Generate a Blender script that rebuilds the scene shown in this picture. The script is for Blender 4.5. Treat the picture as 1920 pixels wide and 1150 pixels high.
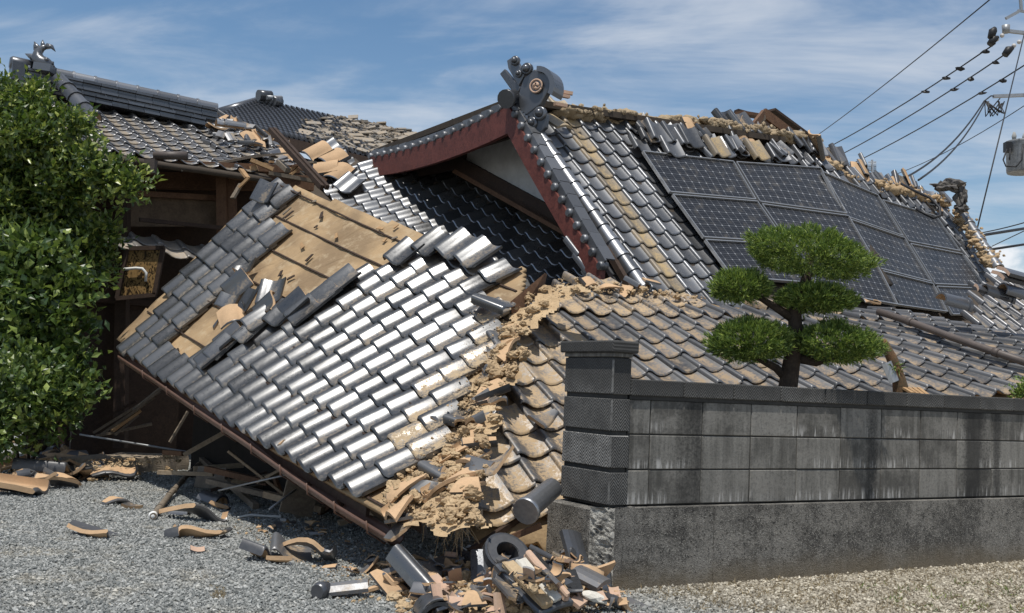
import bpy, bmesh, math, random
import numpy as np
from mathutils import Vector, Matrix, noise

random.seed(7)
RNG = np.random.default_rng(11)
scene = bpy.context.scene
for o in list(bpy.data.objects):
    bpy.data.objects.remove(o, do_unlink=True)
COL = scene.collection
PI = math.pi

# ------------------------------------------------------------------ camera
FPX, CX, CY, CAMZ = 2000.0, 960.0, 575.0, 1.15
PITCH, ROLL = math.radians(4.204), math.radians(2.5)
FW = Vector((0, math.cos(PITCH), math.sin(PITCH)))
_r0 = Vector((1, 0, 0)); _u0 = Vector((0, -math.sin(PITCH), math.cos(PITCH)))
RT = math.cos(ROLL) * _r0 + math.sin(ROLL) * _u0
UP = -math.sin(ROLL) * _r0 + math.cos(ROLL) * _u0
CAM = Vector((0, 0, CAMZ))
cd = bpy.data.cameras.new('camera')
cam = bpy.data.objects.new('camera', cd); COL.objects.link(cam)
cd.sensor_width = 36.0; cd.sensor_fit = 'HORIZONTAL'; cd.lens = 36.0 * FPX / 1920.0
cd.clip_start = 0.05; cd.clip_end = 3000
M3 = Matrix((RT, UP, -FW)).transposed()
cam.matrix_world = Matrix.Translation(CAM) @ M3.to_4x4()
scene.camera = cam

# ------------------------------------------------------------------ light
SUN = Vector((-0.09, -0.30, 0.95)).normalized()      # towards the sun
SUN_EL = math.asin(SUN.z); SUN_AZ = math.atan2(SUN.x, SUN.y)
w = bpy.data.worlds.new('World'); scene.world = w; w.use_nodes = True
nt = w.node_tree; nt.nodes.clear()
def nd(nt, t, ins=None, **pr):
    n = nt.nodes.new(t)
    for k, v in pr.items(): setattr(n, k, v)
    for k, v in (ins or {}).items():
        if isinstance(v, bpy.types.NodeSocket): nt.links.new(v, n.inputs[k])
        else: n.inputs[k].default_value = v
    return n
def mth(nt, op, a, b=None, c=None, clamp=False):
    n = nt.nodes.new('ShaderNodeMath'); n.operation = op; n.use_clamp = clamp
    for i, v in enumerate((a, b, c)):
        if v is None: continue
        if isinstance(v, bpy.types.NodeSocket): nt.links.new(v, n.inputs[i])
        else: n.inputs[i].default_value = v
    return n.outputs[0]
def mixc(nt, f, a, b, blend='MIX'):
    n = nt.nodes.new('ShaderNodeMix'); n.data_type = 'RGBA'; n.blend_type = blend
    for i, v in ((0, f), (6, a), (7, b)):
        if isinstance(v, bpy.types.NodeSocket): nt.links.new(v, n.inputs[i])
        elif i == 0: n.inputs[0].default_value = v
        else: n.inputs[i].default_value = (*v[:3], 1)
    return n.outputs[2]
def rng(nt, v, a, b, c=0.0, d=1.0):
    n = nt.nodes.new('ShaderNodeMapRange'); n.clamp = True; n.interpolation_type = 'SMOOTHSTEP'
    nt.links.new(v, n.inputs[0])
    for i, x in enumerate((a, b, c, d)): n.inputs[i + 1].default_value = x
    return n.outputs[0]
def tex_noise(nt, vec, scale, detail=4, rough=.55, dist=0.0):
    n = nd(nt, 'ShaderNodeTexNoise', {'Scale': scale, 'Detail': detail, 'Roughness': rough, 'Distortion': dist})
    nt.links.new(vec, n.inputs['Vector']); return n.outputs['Fac']
def vmath(nt, op, a, b):
    n = nt.nodes.new('ShaderNodeVectorMath'); n.operation = op
    for i, v in enumerate((a, b)):
        if isinstance(v, bpy.types.NodeSocket): nt.links.new(v, n.inputs[i])
        else: n.inputs[i].default_value = v
    return n.outputs[0]

sky = nd(nt, 'ShaderNodeTexSky', sky_type='NISHITA', sun_disc=False, sun_elevation=SUN_EL, sun_rotation=SUN_AZ,
         altitude=50.0, air_density=1.15, dust_density=0.35, ozone_density=3.2)
tc = nd(nt, 'ShaderNodeTexCoord')
sep = nd(nt, 'ShaderNodeSeparateXYZ', {0: tc.outputs['Generated']})
zz = mth(nt, 'ADD', mth(nt, 'MAXIMUM', sep.outputs[2], 0.0), 0.16)
cx = mth(nt, 'DIVIDE', sep.outputs[0], zz); cy = mth(nt, 'DIVIDE', sep.outputs[1], zz)
cvec = nd(nt, 'ShaderNodeCombineXYZ', {0: mth(nt, 'MULTIPLY', cx, 0.55), 1: mth(nt, 'ADD', mth(nt, 'MULTIPLY', cy, 1.25), mth(nt, 'MULTIPLY', cx, 0.12)), 2: 3.7}).outputs[0]
n1 = tex_noise(nt, cvec, 1.25, 7, .60, .5)
n2 = tex_noise(nt, cvec, 3.1, 6, .6, .7)
cl = mth(nt, 'MULTIPLY_ADD', n2, 0.42, mth(nt, 'MULTIPLY', n1, 0.78))
cfac = rng(nt, cl, 0.455, 0.76, 0.0, 0.66)
# low cumulus near the horizon
cv2 = nd(nt, 'ShaderNodeCombineXYZ', {0: mth(nt, 'MULTIPLY', mth(nt, 'ARCTAN2', sep.outputs[0], sep.outputs[1]), 5.0), 1: 0.0, 2: mth(nt, 'MULTIPLY', sep.outputs[2], 9.0)}).outputs[0]
n3 = tex_noise(nt, cv2, 1.6, 6, .55, .2)
hz = rng(nt, sep.outputs[2], 0.02, 0.19, 0.5, -0.12)
cum = rng(nt, mth(nt, 'ADD', n3, hz), 0.62, 0.72, 0.0, 0.95)
haze = rng(nt, sep.outputs[2], 0.0, 0.42, 0.24, 0.0)
skyc = mixc(nt, 1.0, sky.outputs[0], (.86, 1.04, 1.12), 'MULTIPLY')
base = mixc(nt, haze, skyc, (5.6, 6.1, 6.7))
c1 = mixc(nt, cfac, base, (7.6, 8.0, 8.6))
c2 = mixc(nt, cum, c1, (9.5, 9.8, 10.2))
bg = nd(nt, 'ShaderNodeBackground', {0: c2, 1: 0.09})
nt.links.new(bg.outputs[0], nd(nt, 'ShaderNodeOutputWorld').inputs[0])

sl = bpy.data.lights.new('sun', 'SUN'); sl.energy = 4.4; sl.angle = math.radians(0.55); sl.color = (1.0, 0.955, 0.88)
sun = bpy.data.objects.new('sun', sl); COL.objects.link(sun)
sun.rotation_euler = (-SUN).to_track_quat('-Z', 'Y').to_euler(); sun.location = (5, -8, 12)

scene.render.engine = 'CYCLES'
scene.cycles.use_denoising = True
scene.cycles.max_bounces = 6; scene.cycles.diffuse_bounces = 3; scene.cycles.glossy_bounces = 3
scene.cycles.sample_clamp_indirect = 6.0
vs = scene.view_settings
vs.view_transform = 'Standard'; vs.look = 'None'; vs.gamma = 1.0; vs.exposure = 0.06; vs.use_curve_mapping = False

# ------------------------------------------------------------------ helpers
def ray(px, py): return FW + RT * ((px - CX) / FPX) - UP * ((py - CY) / FPX)
def P(px, py, d):
    r = ray(px, py); return CAM + r * (d / r.y)
def G(px, py, z=0.0):
    r = ray(px, py); return CAM + r * ((z - CAMZ) / r.z)
def proj(X):
    d = X - CAM; z = d.dot(FW)
    return (CX + FPX * d.dot(RT) / z, CY - FPX * d.dot(UP) / z)
def pip(x, y, poly):
    c = False; n = len(poly); j = n - 1
    for i in range(n):
        xi, yi = poly[i]; xj, yj = poly[j]
        if (yi > y) != (yj > y) and x < (xj - xi) * (y - yi) / (yj - yi) + xi: c = not c
        j = i
    return c

WORLD = {}
def empty(name, loc=(0, 0, 0), rz=0.0, label=None, cat=None, group=None):
    o = bpy.data.objects.new(name, None); COL.objects.link(o); o.empty_display_size = .2
    o.location = loc; o.rotation_euler = (0, 0, rz)
    WORLD[o.name] = Matrix.Translation(Vector(loc)) @ Matrix.Rotation(rz, 4, 'Z')
    if label: tag(o, label, cat, group)
    return o
def tag(o, label=None, cat=None, group=None, kind=None):
    if label: o['label'] = label
    if cat: o['category'] = cat
    if group: o['group'] = group
    if kind: o['kind'] = kind
    return o
def link(name, me, parent=None, M=None, local=False):
    """place mesh object; M is its world matrix (or local to parent if local)"""
    o = bpy.data.objects.new(name, me); COL.objects.link(o)
    M = M or Matrix.Identity(4)
    if parent is not None:
        o.parent = parent; PW = WORLD[parent.name]
        if local: o.matrix_basis = M; WORLD[o.name] = PW @ M
        else: o.matrix_basis = PW.inverted() @ M; WORLD[o.name] = M.copy()
    else:
        o.matrix_basis = M; WORLD[o.name] = M.copy()
    return o

class MB:
    """mesh builder: collects geometry, builds ONE mesh"""
    def __init__(s): s.v = []; s.f = []; s.m = []; s.sm = []
    def add(s, vs, fs, mi=0, smooth=False):
        b = len(s.v); s.v += [tuple(v) for v in vs]
        for f in fs: s.f.append(tuple(b + i for i in f)); s.m.append(mi); s.sm.append(smooth)
        return s
    def hexa(s, p, mi=0):
        """8 points: bottom 4 ccw, top 4 ccw"""
        return s.add(p, [(3, 2, 1, 0), (4, 5, 6, 7), (0, 1, 5, 4), (1, 2, 6, 5), (2, 3, 7, 6), (3, 0, 4, 7)], mi)
    def box(s, x0, x1, y0, y1, z0, z1, mi=0):
        return s.hexa([(x0, y0, z0), (x1, y0, z0), (x1, y1, z0), (x0, y1, z0), (x0, y0, z1), (x1, y0, z1), (x1, y1, z1), (x0, y1, z1)], mi)
    def bevbox(s, x0, x1, y0, y1, z0, z1, b=.006, mi=0):
        """box with chamfered vertical+horizontal edges"""
        bm = bmesh.new(); bmesh.ops.create_cube(bm, size=1)
        for v in bm.verts:
            v.co = Vector(((x0 + x1) / 2 + v.co.x * (x1 - x0), (y0 + y1) / 2 + v.co.y * (y1 - y0), (z0 + z1) / 2 + v.co.z * (z1 - z0)))
        bmesh.ops.bevel(bm, geom=bm.edges[:], offset=b, segments=1, affect='EDGES')
        bm.verts.index_update()
        s.add([v.co for v in bm.verts], [[v.index for v in f.verts] for f in bm.faces], mi); bm.free(); return s
    def beam(s, a, b, wd, ht, up=(0, 0, 1), mi=0, taper=1.0):
        a = Vector(a); b = Vector(b); d = (b - a).normalized(); u = Vector(up)
        sx = d.cross(u)
        if sx.length < 1e-4: sx = d.cross(Vector((1, 0, 0)))
        sx.normalize(); uu = sx.cross(d)
        def q(p, k): return [p + sx * (-wd / 2 * k) + uu * (-ht / 2 * k), p + sx * (wd / 2 * k) + uu * (-ht / 2 * k), p + sx * (wd / 2 * k) + uu * (ht / 2 * k), p + sx * (-wd / 2 * k) + uu * (ht / 2 * k)]
        return s.add(q(a, 1) + q(b, taper), [(0, 1, 2, 3), (7, 6, 5, 4), (0, 4, 5, 1), (1, 5, 6, 2), (2, 6, 7, 3), (3, 7, 4, 0)], mi)
    def tube(s, path, rad, n=10, mi=0, cap=True, half=None, smooth=True):
        path = [Vector(p) for p in path]; rad = [rad] * len(path) if not hasattr(rad, '__len__') else rad
        b = len(s.v); ref = None
        for k, p in enumerate(path):
            d = (path[min(k + 1, len(path) - 1)] - path[max(k - 1, 0)]).normalized()
            if ref is None:
                ref = d.cross(Vector((0, 0, 1)))
                if ref.length < .05: ref = d.cross(Vector((1, 0, 0)))
            ref = (ref - d * ref.dot(d)).normalized(); up = ref.cross(d)
            for i in range(n):
                a = 2 * PI * i / n
                s.v.append(tuple(p + ref * (math.cos(a) * rad[k]) + up * (math.sin(a) * rad[k])))
        for k in range(len(path) - 1):
            for i in range(n):
                j = (i + 1) % n
                s.f.append((b + k * n + i, b + k * n + j, b + (k + 1) * n + j, b + (k + 1) * n + i)); s.m.append(mi); s.sm.append(smooth)
        if cap:
            s.f.append(tuple(b + i for i in range(n))[::-1]); s.m.append(mi); s.sm.append(False)
            e = b + (len(path) - 1) * n
            s.f.append(tuple(e + i for i in range(n))); s.m.append(mi); s.sm.append(False)
        return s
    def blob(s, c, r, sub=1, amp=.3, seed=0, mi=0, sq=(1, 1, 1), smooth=False):
        bm = bmesh.new(); bmesh.ops.create_icosphere(bm, subdivisions=sub, radius=1.0)
        for v in bm.verts:
            k = 1 + amp * noise.noise(v.co * 1.7 + Vector((seed * 3.1, seed * 1.7, 0))) + amp * .5 * noise.noise(v.co * 4 + Vector((0, seed * 2.3, 9)))
            v.co = Vector((v.co.x * k * r * sq[0], v.co.y * k * r * sq[1], v.co.z * k * r * sq[2])) + Vector(c)
        bm.verts.index_update()
        s.add([v.co for v in bm.verts], [[v.index for v in f.verts] for f in bm.faces], mi, smooth); bm.free(); return s
    def mesh(s, name, mats):
        me = bpy.data.meshes.new(name); me.from_pydata(s.v, [], s.f)
        for m in (mats if isinstance(mats, (list, tuple)) else [mats]): me.materials.append(m)
        me.polygons.foreach_set('material_index', s.m); me.polygons.foreach_set('use_smooth', s.sm)
        me.update(); return me
    def build(s, name, mats, parent=None, world=True):
        return link(name, s.mesh(name, mats), parent, None if world else Matrix.Identity(4), local=not world)

def np_mesh(name, V, Fq, mats, smooth=False):
    """V (n,3), Fq (m,k) arrays"""
    me = bpy.data.meshes.new(name); k = Fq.shape[1]
    me.vertices.add(len(V)); me.vertices.foreach_set('co', V.astype(np.float32).ravel())
    me.loops.add(Fq.size); me.loops.foreach_set('vertex_index', Fq.astype(np.int32).ravel())
    me.polygons.add(len(Fq)); me.polygons.foreach_set('loop_start', np.arange(0, Fq.size, k, dtype=np.int32))
    try: me.polygons.foreach_set('loop_total', np.full(len(Fq), k, dtype=np.int32))
    except Exception: pass
    me.polygons.foreach_set('use_smooth', np.full(len(Fq), smooth))
    for m in (mats if isinstance(mats, (list, tuple)) else [mats]): me.materials.append(m)
    me.update(calc_edges=True); me.validate(); return me

# ------------------------------------------------------------------ materials
def mat(name):
    m = bpy.data.materials.new(name); m.use_nodes = True
    return m, m.node_tree, m.node_tree.nodes['Principled BSDF']
def bump(nt, bs, h, strength=.4, dist=.01):
    b = nd(nt, 'ShaderNodeBump', {'Strength': strength, 'Distance': dist, 'Height': h}); nt.links.new(b.outputs[0], bs.inputs['Normal'])
def pos(nt): return nd(nt, 'ShaderNodeNewGeometry').outputs['Position']
def objc(nt, ref=None):
    t = nd(nt, 'ShaderNodeTexCoord')
    if ref: t.object = ref
    return t.outputs['Object']

def glaze(name, dust=.15, base=(.23, .235, .245), rough=.34, dustcol=(.43, .29, .145), trough=.35, metal=.72, tint=None):
    m, nt, bs = mat(name)
    p = pos(nt); o = objc(nt); rnd = nd(nt, 'ShaderNodeObjectInfo').outputs['Random']
    sx = nd(nt, 'ShaderNodeSeparateXYZ', {0: o})
    tr = rng(nt, mth(nt, 'ABSOLUTE', mth(nt, 'SUBTRACT', sx.outputs[0], .175)), .02, .10, 1, 0)      # 1 in the pan
    a = tex_noise(nt, p, 2.3, 3); b = tex_noise(nt, p, 34, 5, .7); c = tex_noise(nt, p, 190, 2, .6)
    s = mth(nt, 'ADD', mth(nt, 'MULTIPLY', a, .55), mth(nt, 'MULTIPLY', b, .75))
    s = mth(nt, 'ADD', s, mth(nt, 'MULTIPLY', tr, trough)); s = mth(nt, 'ADD', s, mth(nt, 'MULTIPLY', rnd, .22))
    s = mth(nt, 'ADD', s, mth(nt, 'MULTIPLY', c, .25))
    df = rng(nt, s, 1.30 - dust, 1.62 - dust)
    fleck = rng(nt, mth(nt, 'ADD', mth(nt, 'MULTIPLY', tex_noise(nt, p, 46, 5, .8), .62), mth(nt, 'MULTIPLY', tex_noise(nt, p, 9, 3), .38)), .45, .58, 0, .78)
    df = mth(nt, 'MULTIPLY', df, mth(nt, 'SUBTRACT', 1, fleck))
    vb = mth(nt, 'MULTIPLY_ADD', rnd, .75, .58)
    bcol = mixc(nt, 1.0, base, nd(nt, 'ShaderNodeCombineXYZ', {0: vb, 1: vb, 2: vb}).outputs[0], 'MULTIPLY')
    bcol = mixc(nt, rng(nt, b, .35, .7, 0, .35), bcol, (.12, .12, .125))
    dcol = mixc(nt, b, dustcol, tuple(x * .62 for x in dustcol))
    nt.links.new(mixc(nt, df, bcol, dcol), bs.inputs['Base Color'])
    nt.links.new(mth(nt, 'MULTIPLY', mth(nt, 'SUBTRACT', 1, df), metal), bs.inputs['Metallic'])
    r0 = mth(nt, 'ADD', mth(nt, 'MULTIPLY_ADD', b, .30, rough - .16), mth(nt, 'MULTIPLY', mth(nt, 'FRACT', mth(nt, 'MULTIPLY', rnd, 7.3)), .05))
    nt.links.new(mth(nt, 'MAXIMUM', r0, mth(nt, 'MULTIPLY', df, .9)), bs.inputs['Roughness'])
    bump(nt, bs, mth(nt, 'ADD', mth(nt, 'MULTIPLY', df, .6), mth(nt, 'MULTIPLY', c, .25)), .25, .003)
    return m
def simple(name, col, rough=.8, var=.35, sc=8, sc2=60, bmp=.3, metal=0.0, col2=None, bd=.006, ref=None, spec=.3):
    m, nt, bs = mat(name); p = pos(nt)
    a = tex_noise(nt, p, sc, 5, .6); b = tex_noise(nt, p, sc2, 4, .65)
    c2 = col2 or tuple(x * (1 - var) for x in col)
    f = rng(nt, mth(nt, 'ADD', mth(nt, 'MULTIPLY', a, .6), mth(nt, 'MULTIPLY', b, .4)), .32, .68)
    nt.links.new(mixc(nt, f, col, c2), bs.inputs['Base Color'])
    bs.inputs['Roughness'].default_value = rough; bs.inputs['Metallic'].default_value = metal
    bs.inputs['Specular IOR Level'].default_value = spec
    if bmp: bump(nt, bs, mth(nt, 'ADD', a, b), bmp, bd)
    return m
def wood(name, col, col2, rough=.75, axis=(1, 1, 1)):
    m, nt, bs = mat(name); o = objc(nt)
    v = nd(nt, 'ShaderNodeMapping', {'Vector': pos(nt), 'Scale': axis}).outputs[0]
    wv = nd(nt, 'ShaderNodeTexNoise', {'Vector': v, 'Scale': 22, 'Detail': 5, 'Roughness': .6, 'Distortion': 1.6}).outputs['Fac']
    g = tex_noise(nt, pos(nt), 5, 4)
    f = rng(nt, mth(nt, 'ADD', mth(nt, 'MULTIPLY', wv, .7), mth(nt, 'MULTIPLY', g, .3)), .3, .7)
    nt.links.new(mixc(nt, f, col, col2), bs.inputs['Base Color']); bs.inputs['Roughness'].default_value = rough
    bs.inputs['Specular IOR Level'].default_value = .25
    bump(nt, bs, wv, .3, .004); return m

TAN = (.43, .28, .135)
M_F = glaze('silver_tile_glaze', dust=.21, base=(.125, .126, .127), rough=.30, trough=.32, metal=.74, dustcol=(.25, .20, .145))
M_F2 = glaze('clay_dusted_silver_glaze', dust=.46, base=(.14, .141, .143), rough=.32, trough=.30, metal=.7, dustcol=(.46, .345, .21))
M_C = glaze('silver_tile_glaze_lower_hip', dust=.14, base=(.24, .243, .248), rough=.30, trough=.20, metal=.82, dustcol=(.30, .235, .16))
M_B = glaze('dusty_tile_glaze', dust=.31, base=(.12, .12, .122), rough=.42, trough=.46, metal=.5, dustcol=(.34, .25, .158))
M_B2 = glaze('clay_dusted_tile_glaze', dust=.58, base=(.14, .14, .142), rough=.44, trough=.46, metal=.5, dustcol=(.47, .34, .20))
M_A = glaze('dark_tile_glaze', dust=.13, base=(.15, .154, .162), rough=.42, trough=.22, metal=.6, dustcol=(.33, .27, .19))
M_E = glaze('weathered_tile_glaze', dust=.24, base=(.16, .16, .165), rough=.38, trough=.50, metal=.5, dustcol=(.30, .245, .175))
M_D = glaze('far_tile_glaze', dust=.34, base=(.16, .165, .18), rough=.42, trough=.0, metal=.4, dustcol=(.36, .27, .17))
M_DARK = glaze('ridge_tile_glaze', dust=.02, base=(.11, .115, .125), rough=.30, trough=0, metal=.55)
M_TUBE = glaze('round_tile_glaze', dust=.06, base=(.30, .305, .315), rough=.34, trough=0, metal=.75)
M_CLAYT = glaze('clay_covered_tile', dust=.50, base=(.24, .20, .15), rough=.55, trough=.22, metal=.2, dustcol=(.46, .335, .17))
M_BODY = simple('unglazed_tile_body', (.52, .345, .20), .85, .2, 6, 70, .15, col2=(.40, .27, .16))
M_PINK = simple('broken_tile_core', (.50, .33, .24), .85, .2, 9, 70, .2, col2=(.40, .29, .21))
def clay_mat():
    m, nt, bs = mat('clay_soil'); g = nd(nt, 'ShaderNodeNewGeometry'); p = g.outputs['Position']; r = g.outputs['Random Per Island']
    a = tex_noise(nt, p, 6, 5, .6); b = tex_noise(nt, p, 60, 5, .7); c = tex_noise(nt, p, 2.2, 3)
    col = mixc(nt, rng(nt, mth(nt, 'ADD', mth(nt, 'MULTIPLY', a, .6), mth(nt, 'MULTIPLY', b, .4)), .35, .65), (.52, .385, .235), (.36, .255, .15))
    col = mixc(nt, rng(nt, r, .0, 1.0, 0, .5), col, (.28, .20, .12)); col = mixc(nt, rng(nt, c, .5, .7, 0, .55), col, (.50, .385, .245))
    nt.links.new(col, bs.inputs['Base Color']); bs.inputs['Roughness'].default_value = .97; bs.inputs['Specular IOR Level'].default_value = .08
    bump(nt, bs, mth(nt, 'ADD', a, b), .7, .012); return m
M_CLAY = clay_mat()
_unused = simple('clay_soil', (.44, .30, .165), .95, .3, 7, 55, .7, col2=(.31, .21, .115), bd=.015, spec=.1)
M_CLAYG = simple('dry_mortar', (.38, .30, .20), .95, .3, 7, 55, .7, col2=(.26, .20, .13), bd=.015, spec=.1)
M_PLAST = simple('white_plaster_scrap', (.62, .59, .52), .9, .2, 14, 60, .5)
M_RED = wood('red_stained_board', (.165, .052, .040), (.07, .022, .018), .6)
M_WOODL = wood('pale_timber', (.42, .27, .14), (.28, .17, .085))
M_WOODB = wood('brown_timber', (.17, .095, .055), (.09, .048, .028))
M_WOODD = wood('dark_timber', (.060, .038, .027), (.030, .020, .015))
M_WOODG = wood('grey_weathered_timber', (.20, .165, .125), (.11, .088, .066))
M_GUT = simple('brown_gutter_paint', (.13, .075, .055), .45, .3, 6, 40, .1)
M_BLK = simple('black_rubber', (.018, .018, .02), .5, .2)
M_WIRE = simple('steel_wire', (.06, .062, .065), .5, .2, bmp=0)
M_WHITE = simple('white_plaster', (.66, .66, .64), .85, .08, 3, 30, .1)
M_PIPE = simple('grey_brown_pipe', (.105, .085, .075), .5, .25, 5, 40, .1)
M_GREY = simple('grey_steel', (.30, .31, .32), .45, .2, 6, 40, .05, metal=.4)
M_TRAF = simple('transformer_paint', (.27, .285, .30), .5, .3, 3, 14, .1, col2=(.10, .105, .11))
M_ALU = simple('aluminium_frame', (.40, .405, .41), .4, .1, 6, 40, 0, metal=.7)
M_VOID = simple('shade_dark_timber', (.022, .018, .015), .9, .4)  # base colour darkened to paint in the shade of the under-roof void
M_CHAR = simple('dull_grey_clay', (.06, .06, .065), .7, .5, 9, 40, .6, col2=(.13, .115, .095))
M_STONE = simple('step_stone', (.30, .24, .17), .9, .4, 5, 40, .6, col2=(.17, .14, .11))

def underlay():
    m, nt, bs = mat('roofing_underlay'); p = pos(nt)
    mp = nd(nt, 'ShaderNodeMapping', {'Vector': p, 'Rotation': (0, 0, .6), 'Scale': (1.0, 3.2, 1.0)}).outputs[0]
    wr = tex_noise(nt, mp, 2.6, 3, .5, .6); b = tex_noise(nt, p, 26, 5, .7); c = tex_noise(nt, p, 1.3, 4)
    col = mixc(nt, rng(nt, c, .38, .62), (.36, .25, .14), (.215, .15, .088))
    col = mixc(nt, rng(nt, tex_noise(nt, p, 6.5, 5, .7), .5, .68, 0, .6), col, (.42, .33, .215))
    col = mixc(nt, rng(nt, b, .62, .75, 0, .5), col, (.10, .065, .035))
    nt.links.new(col, bs.inputs['Base Color']); bs.inputs['Roughness'].default_value = .85
    bs.inputs['Specular IOR Level'].default_value = .2
    bump(nt, bs, mth(nt, 'ADD', mth(nt, 'MULTIPLY', wr, 1.0), mth(nt, 'MULTIPLY', b, .12)), .8, .05); return m
M_FELT = underlay()
M_FELTB = simple('dirty_underlay', (.30, .21, .115), .95, .35, 5, 40, .5, col2=(.20, .14, .08))
M_DECKD = simple('dark_roof_boarding', (.07, .055, .042), .9, .3)
# ------------------------------------------------------------------ roof surfaces (tile lattice -> metres)
TU, TV = .265, .235
QS = {
 'F': ((0.676, 2.905), (13.676, 7.095), [[-1.5272, 8.4284, 1.1763], [2.0036, -2.778, -0.6527], [1.1916, 0.6189, 1.0153], [-0.1063, 0.0439, 0.1132], [0.1334, 0.1887, -0.3508], [-0.0296, -0.0178, -0.0683]]),
 'B': ((0.333, 1.000), (9.667, 5.000), [[1.4636, 8.707, 1.501], [2.1476, 1.2476, 0.2391], [-0.5742, 0.8584, 0.5874], [0.0696, 0.0782, 0.0046], [-0.0627, 0.0973, -0.1866], [0.0006, 0.0034, -0.0077]]),
 'C': ((5.640, 2.520), (7.640, 2.520), [[-0.5295, 14.2641, 3.2495], [1.1767, -1.4171, -0.816], [0.4703, 0.2287, 0.2771], [0.0031, -0.0712, 0.0987], [-0.0094, 0.0188, -0.0165], [-0.0038, -0.0137, 0.0152]]),
 'E': ((0.667, 3.630), (1.667, 4.370), [[-4.9473, 14.0004, 4.2575], [0.3602, 0.2553, 0.0037], [-0.545, 0.7631, 0.4193], [0, 0, 0], [0, 0, -0.003], [0, 0, 0.002]]),
}
def plane_q(O, u, v, s=1.0): return ((0, 0), (1, 1), [list(O), [x * TU * s for x in u], [x * TV * s for x in v], [0] * 3, [0] * 3, [0] * 3])
QS['A'] = plane_q((1.2752, 12.7525, 3.5933), (.812, .5794, .0707), (-.4138, .4861, .7697))
QS['R'] = plane_q((4.375, 15.395, 4.30), (.7736, .6326, -.0368), (-.3256, .4466, .8334))
# far roof of the house behind
def S(k, i, j):
    m, sc, q = QS[k]; I = (i - m[0]) / sc[0]; J = (j - m[1]) / sc[1]
    c = (1, I, J, I * I, I * J, J * J)
    return Vector([sum(c[t] * q[t][a] for t in range(6)) for a in range(3)])
def frame(k, i, j):
    p = S(k, i, j); du = S(k, i + .5, j) - S(k, i - .5, j); dv = S(k, i, j + .5) - S(k, i, j - .5)
    n = du.cross(dv).normalized(); vy = dv.normalized(); ux = vy.cross(n)
    return p, ux, vy, n, du.dot(ux) / TU, dv.length / TV
def inv(k, px, py, i=0., j=2.):
    for _ in range(25):
        a = proj(S(k, i, j)); b = proj(S(k, i + .01, j)); c = proj(S(k, i, j + .01))
        J = np.array([[(b[0] - a[0]) * 100, (c[0] - a[0]) * 100], [(b[1] - a[1]) * 100, (c[1] - a[1]) * 100]])
        d = np.linalg.solve(J, np.array([px - a[0], py - a[1]])); d = np.clip(d, -4, 4); i += d[0]; j += d[1]
        if abs(d[0]) + abs(d[1]) < 2e-4: break
    return i, j
def mat4(ux, uy, uz, p):
    M = Matrix.Identity(4)
    for c, v in enumerate((ux, uy, uz)):
        for r in range(3): M[r][c] = v[r]
    for r in range(3): M[r][3] = p[r]
    return M

# ------------------------------------------------------------------ tile meshes
PROF = [(0, .014), (.002, .044), (.013, .056), (.034, .056), (.058, .047), (.084, .030), (.112, .014), (.150, .003), (.205, .004), (.252, .019), (.287, .034)]
TL = .30
def tile_arrays():
    n = len(PROF); V = []; F = []; MI = []
    rows = ((-.002, -.013), (.006, -.002), (.016, 0), (TL, 0))
    for y, dz in rows:
        for x, z in PROF: V.append((x, y - .010 * max(0, 1 - abs(x - .17) / .10), z + dz))
    for y in (.004, TL):
        for x, z in PROF: V.append((x, y, z - .024))
    nr = len(rows)
    for r in range(nr - 1):
        for i in range(n - 1): F.append((r * n + i, r * n + i + 1, (r + 1) * n + i + 1, (r + 1) * n + i)); MI.append(0)
    b0 = nr * n; b1 = b0 + n; t1 = (nr - 1) * n
    for i in range(n - 1):
        F.append((b0 + i, b0 + i + 1, i + 1, i)); MI.append(0)
        F.append((b0 + i + 1, b0 + i, b1 + i, b1 + i + 1)); MI.append(1)
        F.append((t1 + i, t1 + i + 1, b1 + i + 1, b1 + i)); MI.append(1)
    F.append((0, n, 2 * n, 3 * n, b1, b0)); MI.append(0)
    e = n - 1; F.append((b0 + e, b1 + e, 3 * n + e, 2 * n + e, n + e, e)); MI.append(0)
    return V, F, MI
TVV, TFF, TMI = tile_arrays()
def tile_mesh(name, mats):
    me = bpy.data.meshes.new(name); me.from_pydata(TVV, [], TFF)
    for m in mats: me.materials.append(m)
    me.polygons.foreach_set('material_index', TMI); me.polygons.foreach_set('use_smooth', [True] * len(TFF))
    me.set_sharp_from_angle(angle=math.radians(50)); me.update(); return me
def shard_mesh(name, src, cuts, seed):
    """break a tile mesh: keep the part left of each cut plane"""
    rr = random.Random(seed)
    bm = bmesh.new(); bm.from_mesh(src)
    for (x, y, ang) in cuts:
        nrm = Vector((math.cos(ang), math.sin(ang), rr.uniform(-.15, .15)))
        g = bm.verts[:] + bm.edges[:] + bm.faces[:]
        r = bmesh.ops.bisect_plane(bm, geom=g, plane_co=Vector((x, y, .02)), plane_no=nrm, clear_outer=True)
        ed = [e for e in r['geom_cut'] if isinstance(e, bmesh.types.BMEdge)]
        if ed:
            f = bmesh.ops.edgenet_fill(bm, edges=ed)
            for q in f['faces']: q.material_index = 1; q.smooth = False
    if not bm.faces: bm.free(); return src
    bmesh.ops.recalc_face_normals(bm, faces=bm.faces[:])
    co = [v.co for v in bm.verts]; c = Vector((sum(v.x for v in co), sum(v.y for v in co), sum(v.z for v in co))) / len(co)
    me = bpy.data.meshes.new(name)
    for v in bm.verts: v.co = v.co  # keep tile coordinates so that the dust pattern follows the pan
    bm.to_mesh(me); bm.free()
    for m in src.materials: me.materials.append(m)
    me['cx'], me['cy'], me['cz'] = c.x, c.y, c.z
    me.set_sharp_from_angle(angle=math.radians(50)); return me
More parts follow.
